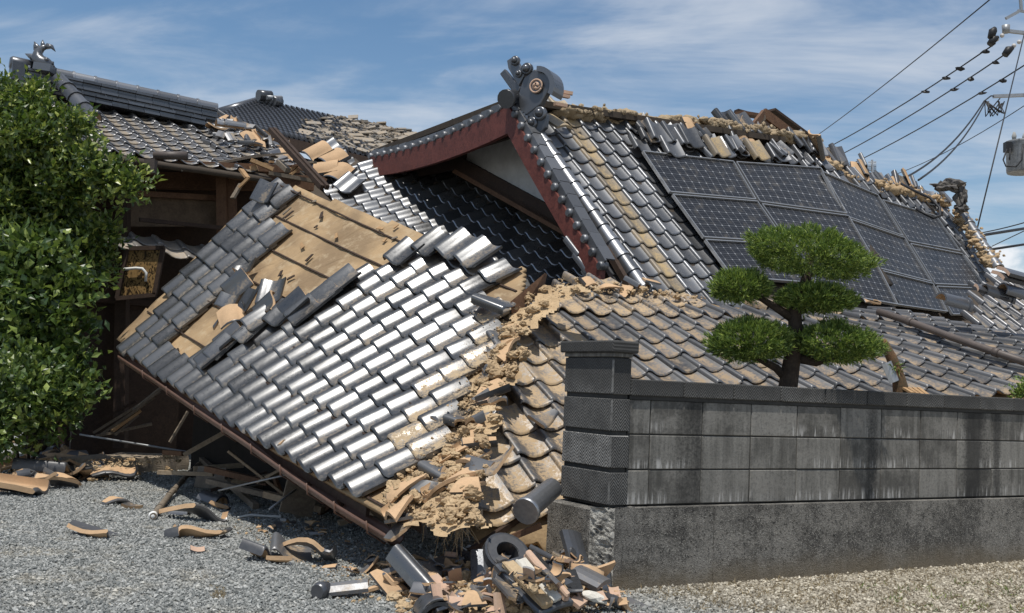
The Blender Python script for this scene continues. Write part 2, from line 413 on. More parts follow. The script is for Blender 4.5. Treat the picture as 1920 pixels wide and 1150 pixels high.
def centre(me): return Vector((me.get('cx', .14), me.get('cy', .15), me.get('cz', .02)))

T_F = tile_mesh('tile_silver', (M_F, M_BODY)); T_F2 = tile_mesh('tile_silver_dusted', (M_F2, M_BODY)); T_C = tile_mesh('tile_hip', (M_C, M_BODY)); T_B = tile_mesh('tile_dusty', (M_B, M_BODY)); T_B2 = tile_mesh('tile_clay_dusted', (M_B2, M_BODY))
T_A = tile_mesh('tile_dark', (M_A, M_BODY)); T_E = tile_mesh('tile_weathered', (M_E, M_BODY)); T_K = tile_mesh('tile_clay', (M_CLAYT, M_BODY))
CUTS = [[(.14, .15, .2)], [(.15, .16, 1.5)], [(.12, .12, 2.6)], [(.16, .14, -.7)], [(.18, .1, 1.1), (.1, .2, 3.0)], [(.12, .18, 2.2), (.22, .12, -.3)],
        [(.15, .2, 1.9), (.10, .10, -1.9), ], [(.2, .15, .6), (.08, .1, -2.4)], [(.1, .1, .8), (.05, .2, 3.6)], [(.2, .24, 1.2), (.2, .2, -.9), (.08, .12, 2.9)]]
SH = {'F': [shard_mesh('shard_silver', T_F, c, q) for q, c in enumerate(CUTS)],
      'B': [shard_mesh('shard_dusty', T_B, c, q + 20) for q, c in enumerate(CUTS)],
      'A': [shard_mesh('shard_dark', T_A, c, q + 40) for q, c in enumerate(CUTS)]}
# round ridge tile, flat ridge slab
def round_tile_mesh(name, mats, r=.085, L=.30, arc=PI, lip=True):
    mb = MB(); n = 9; rows = [(0, r * 1.14), (.03, r * 1.14), (.032, r), (L, r * .96)] if lip else [(0, r), (L, r * .96)]
    V = []; k = len(rows)
    for y, q in rows:
        for i in range(n):
            a = PI / 2 - arc / 2 + arc * i / (n - 1); V.append((-math.cos(a) * q, y, math.sin(a) * q))
    for y, q in rows:
        for i in range(n):
            a = PI / 2 - arc / 2 + arc * i / (n - 1); V.append((-math.cos(a) * (q - .016), y, math.sin(a) * (q - .016)))
    F = []; MI = []
    for s in range(k - 1):
        for i in range(n - 1):
            F.append((s * n + i, s * n + i + 1, (s + 1) * n + i + 1, (s + 1) * n + i)[::-1]); MI.append(0)
            b = k * n; F.append((b + s * n + i, b + s * n + i + 1, b + (s + 1) * n + i + 1, b + (s + 1) * n + i)); MI.append(1)
    for s in (0, k - 1):
        for i in range(n - 1): F.append((s * n + i, s * n + i + 1, k * n + s * n + i + 1, k * n + s * n + i)); MI.append(0)
    for i in (0, n - 1):
        for s in range(k - 1): F.append((s * n + i, (s + 1) * n + i, k * n + (s + 1) * n + i, k * n + s * n + i)); MI.append(0)
    me = bpy.data.meshes.new(name); me.from_pydata(V, [], F)
    for m in mats: me.materials.append(m)
    me.polygons.foreach_set('material_index', MI); me.polygons.foreach_set('use_smooth', [True] * len(F))
    bm = bmesh.new(); bm.from_mesh(me); bmesh.ops.recalc_face_normals(bm, faces=bm.faces[:]); bm.to_mesh(me); bm.free()
    me.set_sharp_from_angle(angle=math.radians(45)); me['cx'], me['cy'], me['cz'] = 0.0, L / 2, r * .5; return me
T_ROUND = round_tile_mesh('round_tile', (M_TUBE, M_BODY)); T_ROUNDD = round_tile_mesh('round_tile_dark', (M_DARK, M_BODY))
T_HALF = round_tile_mesh('half_round', (M_DARK, M_BODY), .075, .16)
def slab_mesh(name, mats, L=.24, W=.12, H=.022, sag=.012):
    mb = MB(); n = 5; V = []; F = []; MI = []
    for y in (0, L):
        for i in range(n): V.append((W * i / (n - 1), y, H + sag * math.sin(PI * i / (n - 1))))
    for y in (0, L):
        for i in range(n): V.append((W * i / (n - 1), y, sag * math.sin(PI * i / (n - 1))))
    for i in range(n - 1):
        F += [(i, i + 1, n + i + 1, n + i), (3 * n + i, 3 * n + i + 1, 2 * n + i + 1, 2 * n + i), (2 * n + i, 2 * n + i + 1, i + 1, i), (n + i, n + i + 1, 3 * n + i + 1, 3 * n + i)]; MI += [0, 1, 0, 1]
    F += [(0, n, 3 * n, 2 * n), (2 * n + n - 1, 3 * n + n - 1, n + n - 1, n - 1)]; MI += [0, 0]
    me = bpy.data.meshes.new(name); me.from_pydata(V, [], F)
    for m in mats: me.materials.append(m)
    me.polygons.foreach_set('material_index', MI); me.update(); me['cx'], me['cy'], me['cz'] = W / 2, L / 2, H / 2; return me
T_SLAB = slab_mesh('flat_ridge_tile', (M_DARK, M_PINK)); T_SLAB2 = slab_mesh('flat_ridge_tile_short', (M_B, M_PINK), .14, .11)
T_SLAB3 = slab_mesh('flat_ridge_tile_wide', (M_E, M_BODY), .2, .16)

def lay_tile(k, i, j, me, parent, jit=1.0, name='tile', lift=0.0, yaw=0.0):
    p, ux, vy, n, sx, sy = frame(k, i, j)
    t = .029 / TV + random.uniform(-.012, .012) * jit
    y = (vy * math.cos(t) - n * math.sin(t)); z = ux.cross(y)
    a = yaw + random.uniform(-.012, .012) * jit
    x2 = ux * math.cos(a) + y * math.sin(a); y2 = y * math.cos(a) - ux * math.sin(a)
    q = p - z * .055 + z * (lift + random.uniform(0, .004) * jit) + x2 * random.uniform(-.003, .003) * jit + y2 * random.uniform(-.006, .006) * jit
    return link(name, me, parent, mat4(x2 * sx, y2 * sy, z, q))
def deck(k, i0, i1, j0, j1, poly, off, mats, parent, name='deck', st=.5, thick=.035, wob=.012):
    ni = int((i1 - i0) / st); nj = int((j1 - j0) / st); idx = {}; mb = MB()
    def vid(a, b):
        if (a, b) not in idx:
            p, ux, vy, n, _, _ = frame(k, i0 + a * st, j0 + b * st)
            p = p + n * (off + wob * noise.noise(p * 3.1) + wob * .6 * noise.noise(p * 9))
            idx[(a, b)] = len(mb.v); mb.v.append(tuple(p))
        return idx[(a, b)]
    for a in range(ni):
        for b in range(nj):
            c = proj(S(k, i0 + (a + .5) * st, j0 + (b + .5) * st))
            if poly is None or pip(c[0], c[1], poly):
                mb.f.append((vid(a, b), vid(a + 1, b), vid(a + 1, b + 1), vid(a, b + 1))); mb.m.append(0); mb.sm.append(True)
    o = mb.build(name, mats, parent)
    md = o.modifiers.new('thickness', 'SOLIDIFY'); md.thickness = thick; md.offset = -1
    return o
def on(k, px, py, lift=0.0, yaw=0.0, tilt=0.0, rollx=0.0, flip=False, i0=0, j0=2):
    """frame lying on roof surface k under pixel"""
    i, j = inv(k, px, py, i0, j0); p, ux, vy, n, _, _ = frame(k, i, j)
    return orient(p + n * lift, ux, vy, n, yaw, tilt, rollx, flip)
def orient(p, ux, vy, n, yaw, tilt, rollx, flip):
    B = Matrix((ux, vy, n)).transposed()
    R = B @ Matrix.Rotation(yaw, 3, 'Z') @ Matrix.Rotation(tilt, 3, 'X') @ Matrix.Rotation(rollx + (PI if flip else 0), 3, 'Y')
    M = R.to_4x4(); M.translation = p; return M
def loose(me, M, name, label, cat, group=None, s=1.0):
    o = link(name, me, None, M @ Matrix.Diagonal((s, s, s, 1)) @ Matrix.Translation(-centre(me)))
    return tag(o, label, cat, group)

# ------------------------------------------------------------------ ground
def ground_mat():
    m, nt, bs = mat('gravel_ground'); p = pos(nt)
    vo = nd(nt, 'ShaderNodeTexVoronoi', {'Vector': p, 'Scale': 42}); vd = vo.outputs['Distance']
    vcol = nd(nt, 'ShaderNodeSeparateColor', {0: vo.outputs['Color']}).outputs[0]
    a = tex_noise(nt, p, .9, 4); b = tex_noise(nt, p, 14, 4)
    sp = nd(nt, 'ShaderNodeSeparateXYZ', {0: p})
    # beige fines along the street side of the wall (distance from the wall line) and round the rubble
    side = mth(nt, 'ADD', mth(nt, 'MULTIPLY', sp.outputs[0], .863), mth(nt, 'MULTIPLY', mth(nt, 'SUBTRACT', sp.outputs[1], 6.2), .505))
    be = rng(nt, mth(nt, 'ADD', side, mth(nt, 'MULTIPLY', a, .9)), .75, 2.0)
    grey = mixc(nt, vcol, (.15, .155, .15), (.34, .345, .33)); tan = mixc(nt, vcol, (.20, .175, .13), (.40, .36, .29))
    col = mixc(nt, be, grey, tan)
    col = mixc(nt, rng(nt, b, .55, .7, 0, .45), col, (.30, .25, .17))
    nt.links.new(col, bs.inputs['Base Color']); bs.inputs['Roughness'].default_value = .9
    bump(nt, bs, mth(nt, 'SUBTRACT', 1, vd), .8, .012); return m
M_GROUND = ground_mat()
mb = MB(); xs = [-400, -40, -12, -8, -4, 0, 4, 8, 12, 40, 400]; ys = [-60, -10, 0, 4, 8, 12, 16, 30, 60, 200, 900]
for y in ys:
    for x in xs: mb.v.append((x, y, 0))
for b in range(len(ys) - 1):
    for a in range(len(xs) - 1):
        q = b * len(xs) + a; mb.f.append((q, q + 1, q + len(xs) + 1, q + len(xs))); mb.m.append(0); mb.sm.append(False)
tag(mb.build('ground', M_GROUND), kind='structure')

def stone_mat():
    m, nt, bs = mat('gravel_stone'); g = nd(nt, 'ShaderNodeNewGeometry'); r = g.outputs['Random Per Island']
    cr = nd(nt, 'ShaderNodeValToRGB', {0: r}); e = cr.color_ramp.elements
    e[0].position = 0; e[0].color = (.13, .136, .13, 1); e[1].position = 1; e[1].color = (.44, .44, .42, 1)
    x = cr.color_ramp.elements.new(.35); x.color = (.18, .188, .182, 1)
    x = cr.color_ramp.elements.new(.75); x.color = (.29, .295, .28, 1)
    cr2 = nd(nt, 'ShaderNodeValToRGB', {0: r}); e = cr2.color_ramp.elements
    e[0].color = (.15, .125, .09, 1); e[1].color = (.58, .53, .43, 1)
    sp = nd(nt, 'ShaderNodeSeparateXYZ', {0: g.outputs['Position']})
    side = mth(nt, 'ADD', mth(nt, 'MULTIPLY', sp.outputs[0], .863), mth(nt, 'MULTIPLY', mth(nt, 'SUBTRACT', sp.outputs[1], 6.2), .505))
    be = rng(nt, mth(nt, 'ADD', side, mth(nt, 'MULTIPLY', tex_noise(nt, g.outputs['Position'], .9, 4), .9)), .75, 2.0)
    pt = rng(nt, tex_noise(nt, g.outputs['Position'], 1.1, 5, .65), .50, .68, 0, .6)
    be = mth(nt, 'MAXIMUM', be, pt)
    nt.links.new(mixc(nt, be, cr.outputs[0], cr2.outputs[0]), bs.inputs['Base Color']); bs.inputs['Roughness'].default_value = .85
    bs.inputs['Specular IOR Level'].default_value = .25
    return m
def stones():
    n = 120000; pts = []
    U = RNG.random((n * 2, 2))
    d = 4.4 + 8.2 * U[:, 0] ** 1.3; px = -120 + 2160 * U[:, 1]
    x = (px - 960) / 2000 * d
    keep = ((px < 1000) | (d < 8.6)) & ((px < 760) | (d < 8.6))
    x, d = x[keep][:n], d[keep][:n]; n = len(x)
    base = np.array([[1, 0, 0], [-.5, .87, 0], [-.5, -.87, 0], [0, 0, .75], [.1, .05, -.6]])
    fa = np.array([[0, 1, 3], [1, 2, 3], [2, 0, 3], [1, 0, 4], [2, 1, 4], [0, 2, 4]])
    sz = RNG.uniform(.004, .0105, n) * RNG.choice([1, 1, 1, 1, 1, 1.7], n); a = RNG.uniform(0, 6.28, n); t = RNG.normal(0, .5, n); q = RNG.uniform(.6, 1.3, n)
    V = base[None] * sz[:, None, None] * np.stack([np.ones(n), q, np.ones(n)], 1)[:, None, :] * RNG.uniform(.75, 1.25, (n, 5, 1))
    ca, sa = np.cos(a)[:, None], np.sin(a)[:, None]; ct, st = np.cos(t)[:, None], np.sin(t)[:, None]
    X, Y, Z = V[..., 0], V[..., 1], V[..., 2]
    Y, Z = Y * ct - Z * st, Y * st + Z * ct
    X, Y = X * ca - Y * sa, X * sa + Y * ca
    V = np.stack([X + x[:, None], Y + d[:, None], Z + .004 + sz[:, None] * .3], -1).reshape(-1, 3)
    Fq = (fa[None] + (np.arange(n) * 5)[:, None, None]).reshape(-1, 3)
    o = link('gravel', np_mesh('gravel', V, Fq, stone_mat())); tag(o, 'loose grey crushed gravel covering the yard', 'gravel', kind='stuff')
stones()
# ------------------------------------------------------------------ collapsed front-left roof (F)
roofF = empty('collapsed_roof', G(700, 1000), 0, 'silver glazed tile roof slope fallen to the gravel, bare tan underlay at its top', 'roof')
DF = [(212, 622), (300, 535), (340, 470), (418, 368), (455, 328), (530, 336), (580, 352), (700, 395), (830, 440), (935, 478), (978, 488), (968, 565), (930, 650), (885, 760), (850, 850), (900, 965), (760, 978), (690, 935), (222, 658)]
deck('F', -14.5, 10.5, -.25, 12.5, DF, -.085, M_FELT, roofF, 'underlay', .25, .03, .016)
for q, jj in enumerate((.15, 1.9, 3.6, 5.3, 7.0, 8.6, 10.1, 11.4)):      # thin battens under the tiles, seen on the bare part
    pts = []
    for t in range(0, 97):
        i = -14 + t * .25; X = S('F', i, jj); c = proj(X)
        if pip(c[0], c[1], DF): pts.append(frame('F', i, jj))
    if len(pts) > 4:
        mb = MB()
        for a, b in zip(pts[:-1], pts[1:]): pass
        A = [f[0] + f[3] * (-.072 + .006 * noise.noise(f[0] * 4)) for f in pts]
        for a, b in zip(A[:-1], A[1:]): mb.beam(a, b, .014, .018, pts[0][3])
        mb.build('batten', M_WOODD, roofF)
FL = [(205, 652), (238, 602), (285, 600), (305, 560), (322, 520), (345, 470), (345, 432), (395, 405), (410, 388), (465, 388), (495, 354), (545, 342), (545, 370), (508, 405), (510, 442), (474, 472), (446, 502), (416, 532), (382, 562), (355, 592), (326, 622), (314, 648)]
FM = [(345, 690), (385, 655), (415, 645), (470, 618), (535, 602), (575, 575), (603, 540), (640, 510), (695, 490), (712, 500), (760, 472), (800, 440), (850, 440), (948, 480), (945, 500), (908, 548), (962, 560), (945, 590), (925, 640), (885, 690), (870, 740), (845, 775), (840, 812), (760, 860), (735, 900), (700, 940), (660, 962), (350, 722)]
for j in range(0, 12):
    for i in range(-14, 10):
        c = proj(S('F', i + .45, j + .45))
        if j == 0 and -13 <= i <= 8 or j > 0 and (pip(c[0], c[1], FL) or pip(c[0], c[1], FM)):
            edge = j > 6 or c[0] < 420
            lay_tile('F', i, j, T_F2 if c[0] > 700 + 235 * max(0, (930 - c[1])) / 400 - 14 + random.uniform(-30, 26) and c[1] > 560 else T_F, roofF, 2.4 if edge else 1.8, lift=.004 * (j > 7), yaw=random.uniform(-.03, .03) if edge else 0)
# eave: fascia boards, gutter with wire hooks
def Fpt(i, j, off=0.0):
    p, ux, vy, n, _, _ = frame('F', i, j); return p + n * off
mb = MB()
for a in range(-14, 9): mb.beam(Fpt(a, .05, -.14), Fpt(a + 1, .05, -.14), .025, .09, (0, 0, 1))
mb.build('fascia_board', M_WOODD, roofF)
mb = MB(); mb.beam(Fpt(8.6, .4, -.16), P(772, 962, 6.3), .05, .06); mb.build('fascia_board', M_WOODG, roofF)
mb = MB(); mb.beam(P(768, 968, 6.28), P(905, 968, 6.25), .05, .075); mb.build('fascia_board', M_WOODG, roofF)
mb = MB(); mb.hexa([P(748, 975, 6.25), P(790, 1000, 6.25), P(800, 1005, 6.7), P(760, 985, 6.7), P(748, 962, 6.25), P(790, 968, 6.25), P(800, 968, 6.7), P(760, 962, 6.7)]); mb.build('rafter_end', M_WOODD, roofF)
def gutter(pts, r, parent, name='gutter'):
    V = []; Fq = []; n = 9; mb = MB()
    for k, p in enumerate(pts):
        d = (pts[min(k + 1, len(pts) - 1)] - pts[max(0, k - 1)]).normalized(); s = d.cross(Vector((0, 0, 1))).normalized(); u = s.cross(d)
        for ri in (r, r - .006):
            for i in range(n):
                a = PI + PI * i / (n - 1) + .1; V.append(p + s * math.cos(a) * ri + u * math.sin(a) * ri)
    for k in range(len(pts) - 1):
        b = k * 2 * n; c = b + 2 * n
        for i in range(n - 1):
            Fq += [(b + i, c + i, c + i + 1, b + i + 1), (b + n + i + 1, c + n + i + 1, c + n + i, b + n + i)]
        Fq += [(b, b + n, c + n, c), (b + n - 1, c + n - 1, c + 2 * n - 1, b + 2 * n - 1)]
    mb.add(V, Fq, 0, True); return mb.build(name, M_GUT, parent)
gp = [P(232, 668, 10.9), P(300, 712, 10.05), P(382, 768, 8.95), P(470, 826, 8.1), P(560, 890, 7.35), P(640, 943, 6.78), P(742, 1004, 6.22)]
gut = gutter(gp, .062, roofF)
for t in range(9):                                      # wire brackets
    f = .12 + t * .103; a = f * (len(gp) - 1); k = int(a); p = gp[k].lerp(gp[k + 1], a - k)
    dv = (gp[k + 1] - gp[k]).normalized(); sd = dv.cross(Vector((0, 0, 1))).normalized()
    cp = [p + sd * .07 + Vector((0, 0, .02)), p + sd * .06 + Vector((0, 0, -.05)), p + Vector((0, 0, -.08)), p - sd * .06 + Vector((0, 0, -.12)), p - sd * .10 + Vector((0, 0, -.07)), p - sd * .09 + Vector((0, 0, .04))]
    MB().tube(cp, .006, 6).build('gutter_bracket', M_GUT, gut)
for a in range(-13, 9, 2):                              # rafters under the boarding
    mb = MB(); mb.beam(Fpt(a + .3, -.1, -.20), Fpt(a + .3, 3.2, -.17), .05, .07, (0, 0, 1)); mb.build('rafter', M_WOODD, roofF)
# crushed wall under the slope, its near-black colour standing in for deep shade
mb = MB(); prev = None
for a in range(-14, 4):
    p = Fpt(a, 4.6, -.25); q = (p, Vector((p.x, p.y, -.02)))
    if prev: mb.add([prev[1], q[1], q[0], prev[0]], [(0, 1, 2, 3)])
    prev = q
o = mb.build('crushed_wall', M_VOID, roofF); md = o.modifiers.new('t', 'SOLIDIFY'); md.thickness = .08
mb = MB(); mb.box(-.13, .13, -.01, .01, 0, .36)
link('crushed_panel', mb.mesh('crushed_panel', M_WOODG), roofF, Matrix.Translation(P(555, 940, 8.3) * 1.0 - Vector((0, 0, .1))) @ Matrix.Rotation(.5, 4, 'Z') @ Matrix.Rotation(.2, 4, 'Y'))

# clutter crushed under the slope
GU = 'crushed timbers under the fallen slope'
M_DUSTW = wood('dusty_timber', (.34, .27, .19), (.20, .15, .10)); M_DIRTP = simple('dirty_plaster', (.22, .19, .155), .95, .4, 6, 30, .5)
for q in range(26):
    x = random.uniform(330, 720); y = 838 + (x - 330) * .33 + random.uniform(0, 60); d_ = 10.6 - (x - 330) * .0078 + random.uniform(0, .5)
    a = P(x, y, d_); a.z = max(a.z, .04); b = a + Vector((random.uniform(-.7, .7), random.uniform(-.3, .4), random.uniform(-.05, .45)))
    if q % 9 == 4:
        mb = MB(); sx_ = random.uniform(.08, .16); mb.box(-sx_, sx_, -.012, .012, -.02, random.uniform(.15, .3)); o = mb.mesh('plaster_board', M_DIRTP)
        tag(link('plaster_board', o, None, Matrix.Translation(a) @ Matrix.Rotation(random.uniform(-.6, .6), 4, 'Z') @ Matrix.Rotation(random.uniform(-.6, .6), 4, 'Y') @ Matrix.Rotation(random.uniform(-.5, .3), 4, 'X')), 'dirty plaster board piece in the dark under the fallen slope', 'board', 'plaster boards under the slope')
    else:
        mb = MB(); mb.beam(a, b, random.uniform(.03, .09), random.uniform(.02, .05)); tag(mb.build('broken_timber', random.choice((M_DUSTW, M_WOODG, M_WOODB))), 'broken timber in the dark under the fallen slope', 'timber', GU)
# ------------------------------------------------------------------ fallen front roof (B)
roofB = empty('fallen_eave_roof', G(1300, 960), 0, 'dust covered dark tile roof slope lying low behind the block wall', 'roof')
DB = [(1003, 526), (1065, 516), (1160, 535), (1330, 556), (1500, 566), (1650, 574), (1700, 556), (1960, 560), (2150, 560), (2300, 1000), (1000, 1010), (900, 975), (850, 880), (900, 760), (955, 630)]
deck('B', -13, 18, -6.6, 7.2, DB, -.10, M_FELTB, roofB, 'boarding', .5, .04, .02)
BM = [(990, 575), (1035, 540), (1075, 540), (1098, 522), (1150, 528), (1200, 545), (1340, 562), (1500, 570), (1640, 576), (1690, 556), (1760, 556), (1930, 572), (2200, 580), (2200, 1000), (1000, 990), (905, 985), (885, 940), (905, 905), (868, 860), (915, 830), (895, 770), (935, 742), (905, 715), (965, 660), (945, 625), (1000, 610)]
for j in range(-6, 7):
    for i in range(-11, 17):
        if i > -2 and j < -4: continue
        c = proj(S('B', i + .45, j + .45))
        if pip(c[0], c[1], BM):
            edge = c[0] < 1010 or c[1] < 590
            lay_tile('B', i, j, T_B2 if c[0] < 1085 or c[1] < 575 else T_B, roofB, 2.5 if edge else 1.1, yaw=random.uniform(-.05, .05) if edge else 0, lift=random.uniform(0, .012) if edge else 0)
mb = MB()
for a in range(-10, 16): mb.beam(S('B', a, -6.2) - Vector((0, 0, .18)), S('B', a + 1, -6.2) - Vector((0, 0, .18)), .04, .1)
mb.build('fascia_board', M_WOODD, roofB)
mb = MB(); prev = None
for a in range(-5, 17):
    p = S('B', a, -2.2) - Vector((0, 0, .42)); q = (p, Vector((p.x, p.y, -.02)))
    if prev: mb.add([prev[1], q[1], q[0], prev[0]], [(0, 1, 2, 3)])
    prev = q
o = mb.build('crushed_wall', M_WOODD, roofB); md = o.modifiers.new('t', 'SOLIDIFY'); md.thickness = .08
# upright broken hip board between the two slopes
mb = MB(); mb.hexa([P(962, 612, 8.3), P(1012, 560, 8.6), P(1016, 560, 8.66), P(966, 614, 8.36), P(957, 566, 8.3), P(1022, 512, 8.6), P(1026, 514, 8.66), P(961, 568, 8.36)])
mb.build('hip_board', M_WOODB, roofB)

# ------------------------------------------------------------------ main house (A + R + C)
house = empty('tiled_house', G(1150, 860), 0, 'big house with dark tile roof, red gable boards and solar panels', 'house')
fr = deck('A', -3.9, 18.2, -9.5, 6.6, [(900, 150), (1560, 262), (1720, 640), (1000, 640), (900, 400)], -.075, M_DECKD, house, 'front_roof', .7, .05, .006)
PAN1 = [(1203, 283), (1378, 302), (1545, 312), (1690, 590), (1500, 640), (1380, 560)]
AM = [(958, 200), (1010, 186), (1060, 196), (1190, 225), (1300, 232), (1420, 255), (1525, 275), (1548, 312), (1378, 300), (1203, 281), (1262, 372), (1330, 470), (1395, 590), (1150, 590), (1120, 520)]
for j in range(-9, 7):
    for i in range(-5, 18):
        c = proj(S('A', i + .45, j + .45))
        if pip(c[0], c[1], AM) and not (i > 3 and j >= 5 and random.random() < .35):
            me = T_A
            if i == -1: me = T_K
            mess = i > 2 and j >= 3
            lay_tile('A', i, j, me, fr, 2.5 if mess else 1.0, yaw=random.uniform(-.12, .12) if mess else 0, lift=random.uniform(0, .03) if mess else 0)
fr2 = deck('R', -1.2, 14.4, -12, 3.6, [(1530, 290), (1560, 275), (1800, 360), (1895, 505), (1885, 640), (1700, 640)], -.075, M_DECKD, house, 'front_roof', .7, .05, .006)
RM = [(1760, 395), (1775, 392), (1850, 470), (1880, 520), (1890, 560), (1850, 560), (1805, 470)]
for j in range(-12, 3):
    for i in range(0, 16):
        c = proj(S('R', i + .45, j + .45))
        if pip(c[0], c[1], RM) or (j in (0, 1, 2) and 0 <= i <= 12 and random.random() < .75):
            lay_tile('R', i, j, T_A, fr2, 2.2, yaw=random.uniform(-.06, .06))
# lower hip roof under the gable
hip = deck('C', -8, 15.5, -3.5, 7.4, [(540, 340), (590, 287), (690, 292), (765, 328), (800, 270), (960, 270), (1090, 330), (1200, 560), (1100, 620), (900, 600), (560, 400)], -.075, M_DECKD, house, 'hip_roof', .7, .05, .006)
CM = [(575, 300), (610, 285), (690, 298), (740, 325), (760, 318), (770, 280), (960, 270), (1080, 330), (1190, 540), (1110, 590), (960, 570), (700, 420), (600, 380), (560, 350)]
for j in range(-2, 7):
    for i in range(-8, 16):
        c = proj(S('C', i + .45, j + .45))
        if pip(c[0], c[1], CM): lay_tile('C', i, j, T_C, hip, 1.3)
# --- gable: bargeboards, plaster wall, rafters
ap = P(950, 212, 12.75)
un = Vector((.812, .5794, .0707)); back = un                   # the ridge runs this way
def board(a, b, w0, w1, nm, curve=.10, th=.07):
    """curved bargeboard from apex a to foot b; width w0 -> w1 measured straight down"""
    mb = MB(); n = 9; V = []
    for k in range(n):
        t = k / (n - 1); p = a.lerp(b, t) + Vector((0, 0, -curve * 4 * t * (1 - t)))
        w_ = w0 + (w1 - w0) * t
        for off in (0, th): V += [p - un * off, p - un * off + Vector((0, 0, -w_))]
    F = []
    for k in range(n - 1):
        q = k * 4; r = q + 4
        F += [(q, q + 1, r + 1, r), (q + 2, r + 2, r + 3, q + 3), (q, r, r + 2, q + 2), (q + 1, q + 3, r + 3, r + 1)]
    F += [(0, 2, 3, 1), (4 * n - 4, 4 * n - 3, 4 * n - 1, 4 * n - 2)]
    mb.add(V, F); return mb.build(nm, M_RED, house)
apx = P(962, 200, 12.75); footR = P(1135, 505, 11.15); footL = P(700, 296, 16.2)
board(apx, footR, .34, .26, 'bargeboard', .03)
board(apx, footL, .34, .30, 'bargeboard', .10)
# plaster gable wall set back under the overhang
cl0, cl1 = S('C', 0, 6.95), S('C', 12, 6.95); cn = (cl1 - cl0).cross(Vector((0, 0, 1))); cn.z = 0; cn.normalize()
cw = cl0 + (cn if cn.dot(CAM - cl0) > 0 else -cn) * .62
def gwall(pts, nm, m):
    mb = MB(); V = []
    for x, y in pts:
        r = ray(x, y); V.append(CAM + r * (cn.dot(cw - CAM) / cn.dot(r)))
    mb.add(V, [tuple(range(len(V)))]); o = mb.build(nm, m, house); md = o.modifiers.new('t', 'SOLIDIFY'); md.thickness = .05; return o
M_STAIN = simple('stained_plaster', (.60, .60, .58), .9, .1, 2.5, 14, .25, col2=(.46, .455, .44))
gwall([(876, 312), (888, 268), (930, 240), (966, 232), (1092, 440), (1060, 410)], 'gable_wall', M_STAIN)
gwall([(730, 345), (760, 290), (925, 225), (888, 266), (876, 314)], 'gable_boarding', M_WOODD)
cw = cw + (cn if cn.dot(CAM - cl0) > 0 else -cn) * .06
gwall([(858, 318), (872, 298), (1070, 405), (1085, 450), (1060, 432)], 'gable_beam', M_WOODD)
gwall([(852, 324), (864, 312), (1082, 432), (1090, 458)], 'gable_sill', M_WOODB)
# left (far) slope of the main roof seen edge-on: boarding + verge
mb = MB(); vL = [apx + Vector((0, 0, .05)), footL + Vector((0, 0, .05)), footL + un * 5 + Vector((0, 0, .05)), apx + un * 5 + Vector((0, 0, .05))]
mb.add(vL, [(0, 1, 2, 3)]); o = mb.build('rear_roof', M_DECKD, house); md = o.modifiers.new('t', 'SOLIDIFY'); md.thickness = .08
# verge tiles with round end caps along both bargeboards
def verge_run(a, b, n, curve, lift, side):
    for k in range(n):
        t = (k + .5) / n; p = a.lerp(b, t) + Vector((0, 0, -curve * 4 * t * (1 - t) + lift))
        d = (b - a).normalized()
        mb = MB(); L = (b - a).length / n
        mb.beam(p - d * L * .47 - un * .03, p + d * L * .47 - un * .03, .022, .13, Vector((0, 0, 1)))
        mb.beam(p - d * L * .47 + un * .05 + Vector((0, 0, .06)), p + d * L * .47 + un * .05 + Vector((0, 0, .06)), .16, .02, Vector((0, 0, 1)))
        v = mb.build('verge_tile', M_A, house)
        e = p + d * L * .42 - un * .035 + Vector((0, 0, -.02))
        MB().tube([e + un * .05, e - un * .035, e - un * .055], [.052, .052, .035], 12).build('round_cap', M_A, v)
verge_run(apx, footR, 13, .03, .045, 1); verge_run(apx, footL, 17, .10, .045, -1)
# timber strip and dark soffit behind the boards
for sgn, ft in ((1, footR), (-1, footL)):
    for q in range(2):
        o_ = un * (.14 + .22 * q); mb = MB(); mb.beam(apx + o_ + Vector((0, 0, -.22)), ft + o_ + Vector((0, 0, -.20)), .06, .07); mb.build('rafter', M_WOODD, house)
mb = MB(); w1 = S('C', -3, 6.9) + Vector((0, -.06, .05)); w2 = S('C', 15, 6.7) + Vector((0, -.06, .05)); mb.beam(w1, w2, .1, .16); mb.build('wall_plate', M_WOODD, house)
mb = MB(); mb.beam(w1 + Vector((0, 0, .2)), w2 + Vector((0, 0, .2)), .06, .10); mb.build('wall_plate', M_WOODD, house)
# debris rows where hip roof meets the gable wall
# descending ridge of round tiles down the slope
rid = empty('descending_ridge_base', S('A', -3.2, 0)); rid.parent = house; rid.matrix_basis = WORLD[house.name].inverted() @ WORLD[rid.name]
rid.name = 'descending_ridge'; WORLD[rid.name] = Matrix.Translation(S('A', -3.2, 0))
ra = P(1005, 262, 12.72); rb = P(1205, 545, 11.35); nA = Vector((.4116, -.6542, .6345))
ra, rb = S('A', *inv('A', 1004, 255)) + nA * .04, S('A', *inv('A', 1203, 548)) + nA * .04
d = (rb - ra); L = d.length; d.normalize(); n = 11; sx = nA.cross(d).normalized()
T_RUN = round_tile_mesh('descending_round_tile', (M_TUBE, M_BODY), .088, L / n + .03, PI * 1.05)
for k in range(n):
    p = ra + d * (L * (k + 1) / n)
    link('ridge_tile', T_RUN, rid, mat4(sx, -d, sx.cross(-d), p))
# ridge end tube towards the camera at the apex
tb = P(948, 186, 12.5); te = P(985, 178, 12.9)
MB().tube([tb, tb.lerp(te, .12), tb.lerp(te, .13), te], [.115, .115, .095, .095], 14).build('ridge_tube', M_DARK, house)
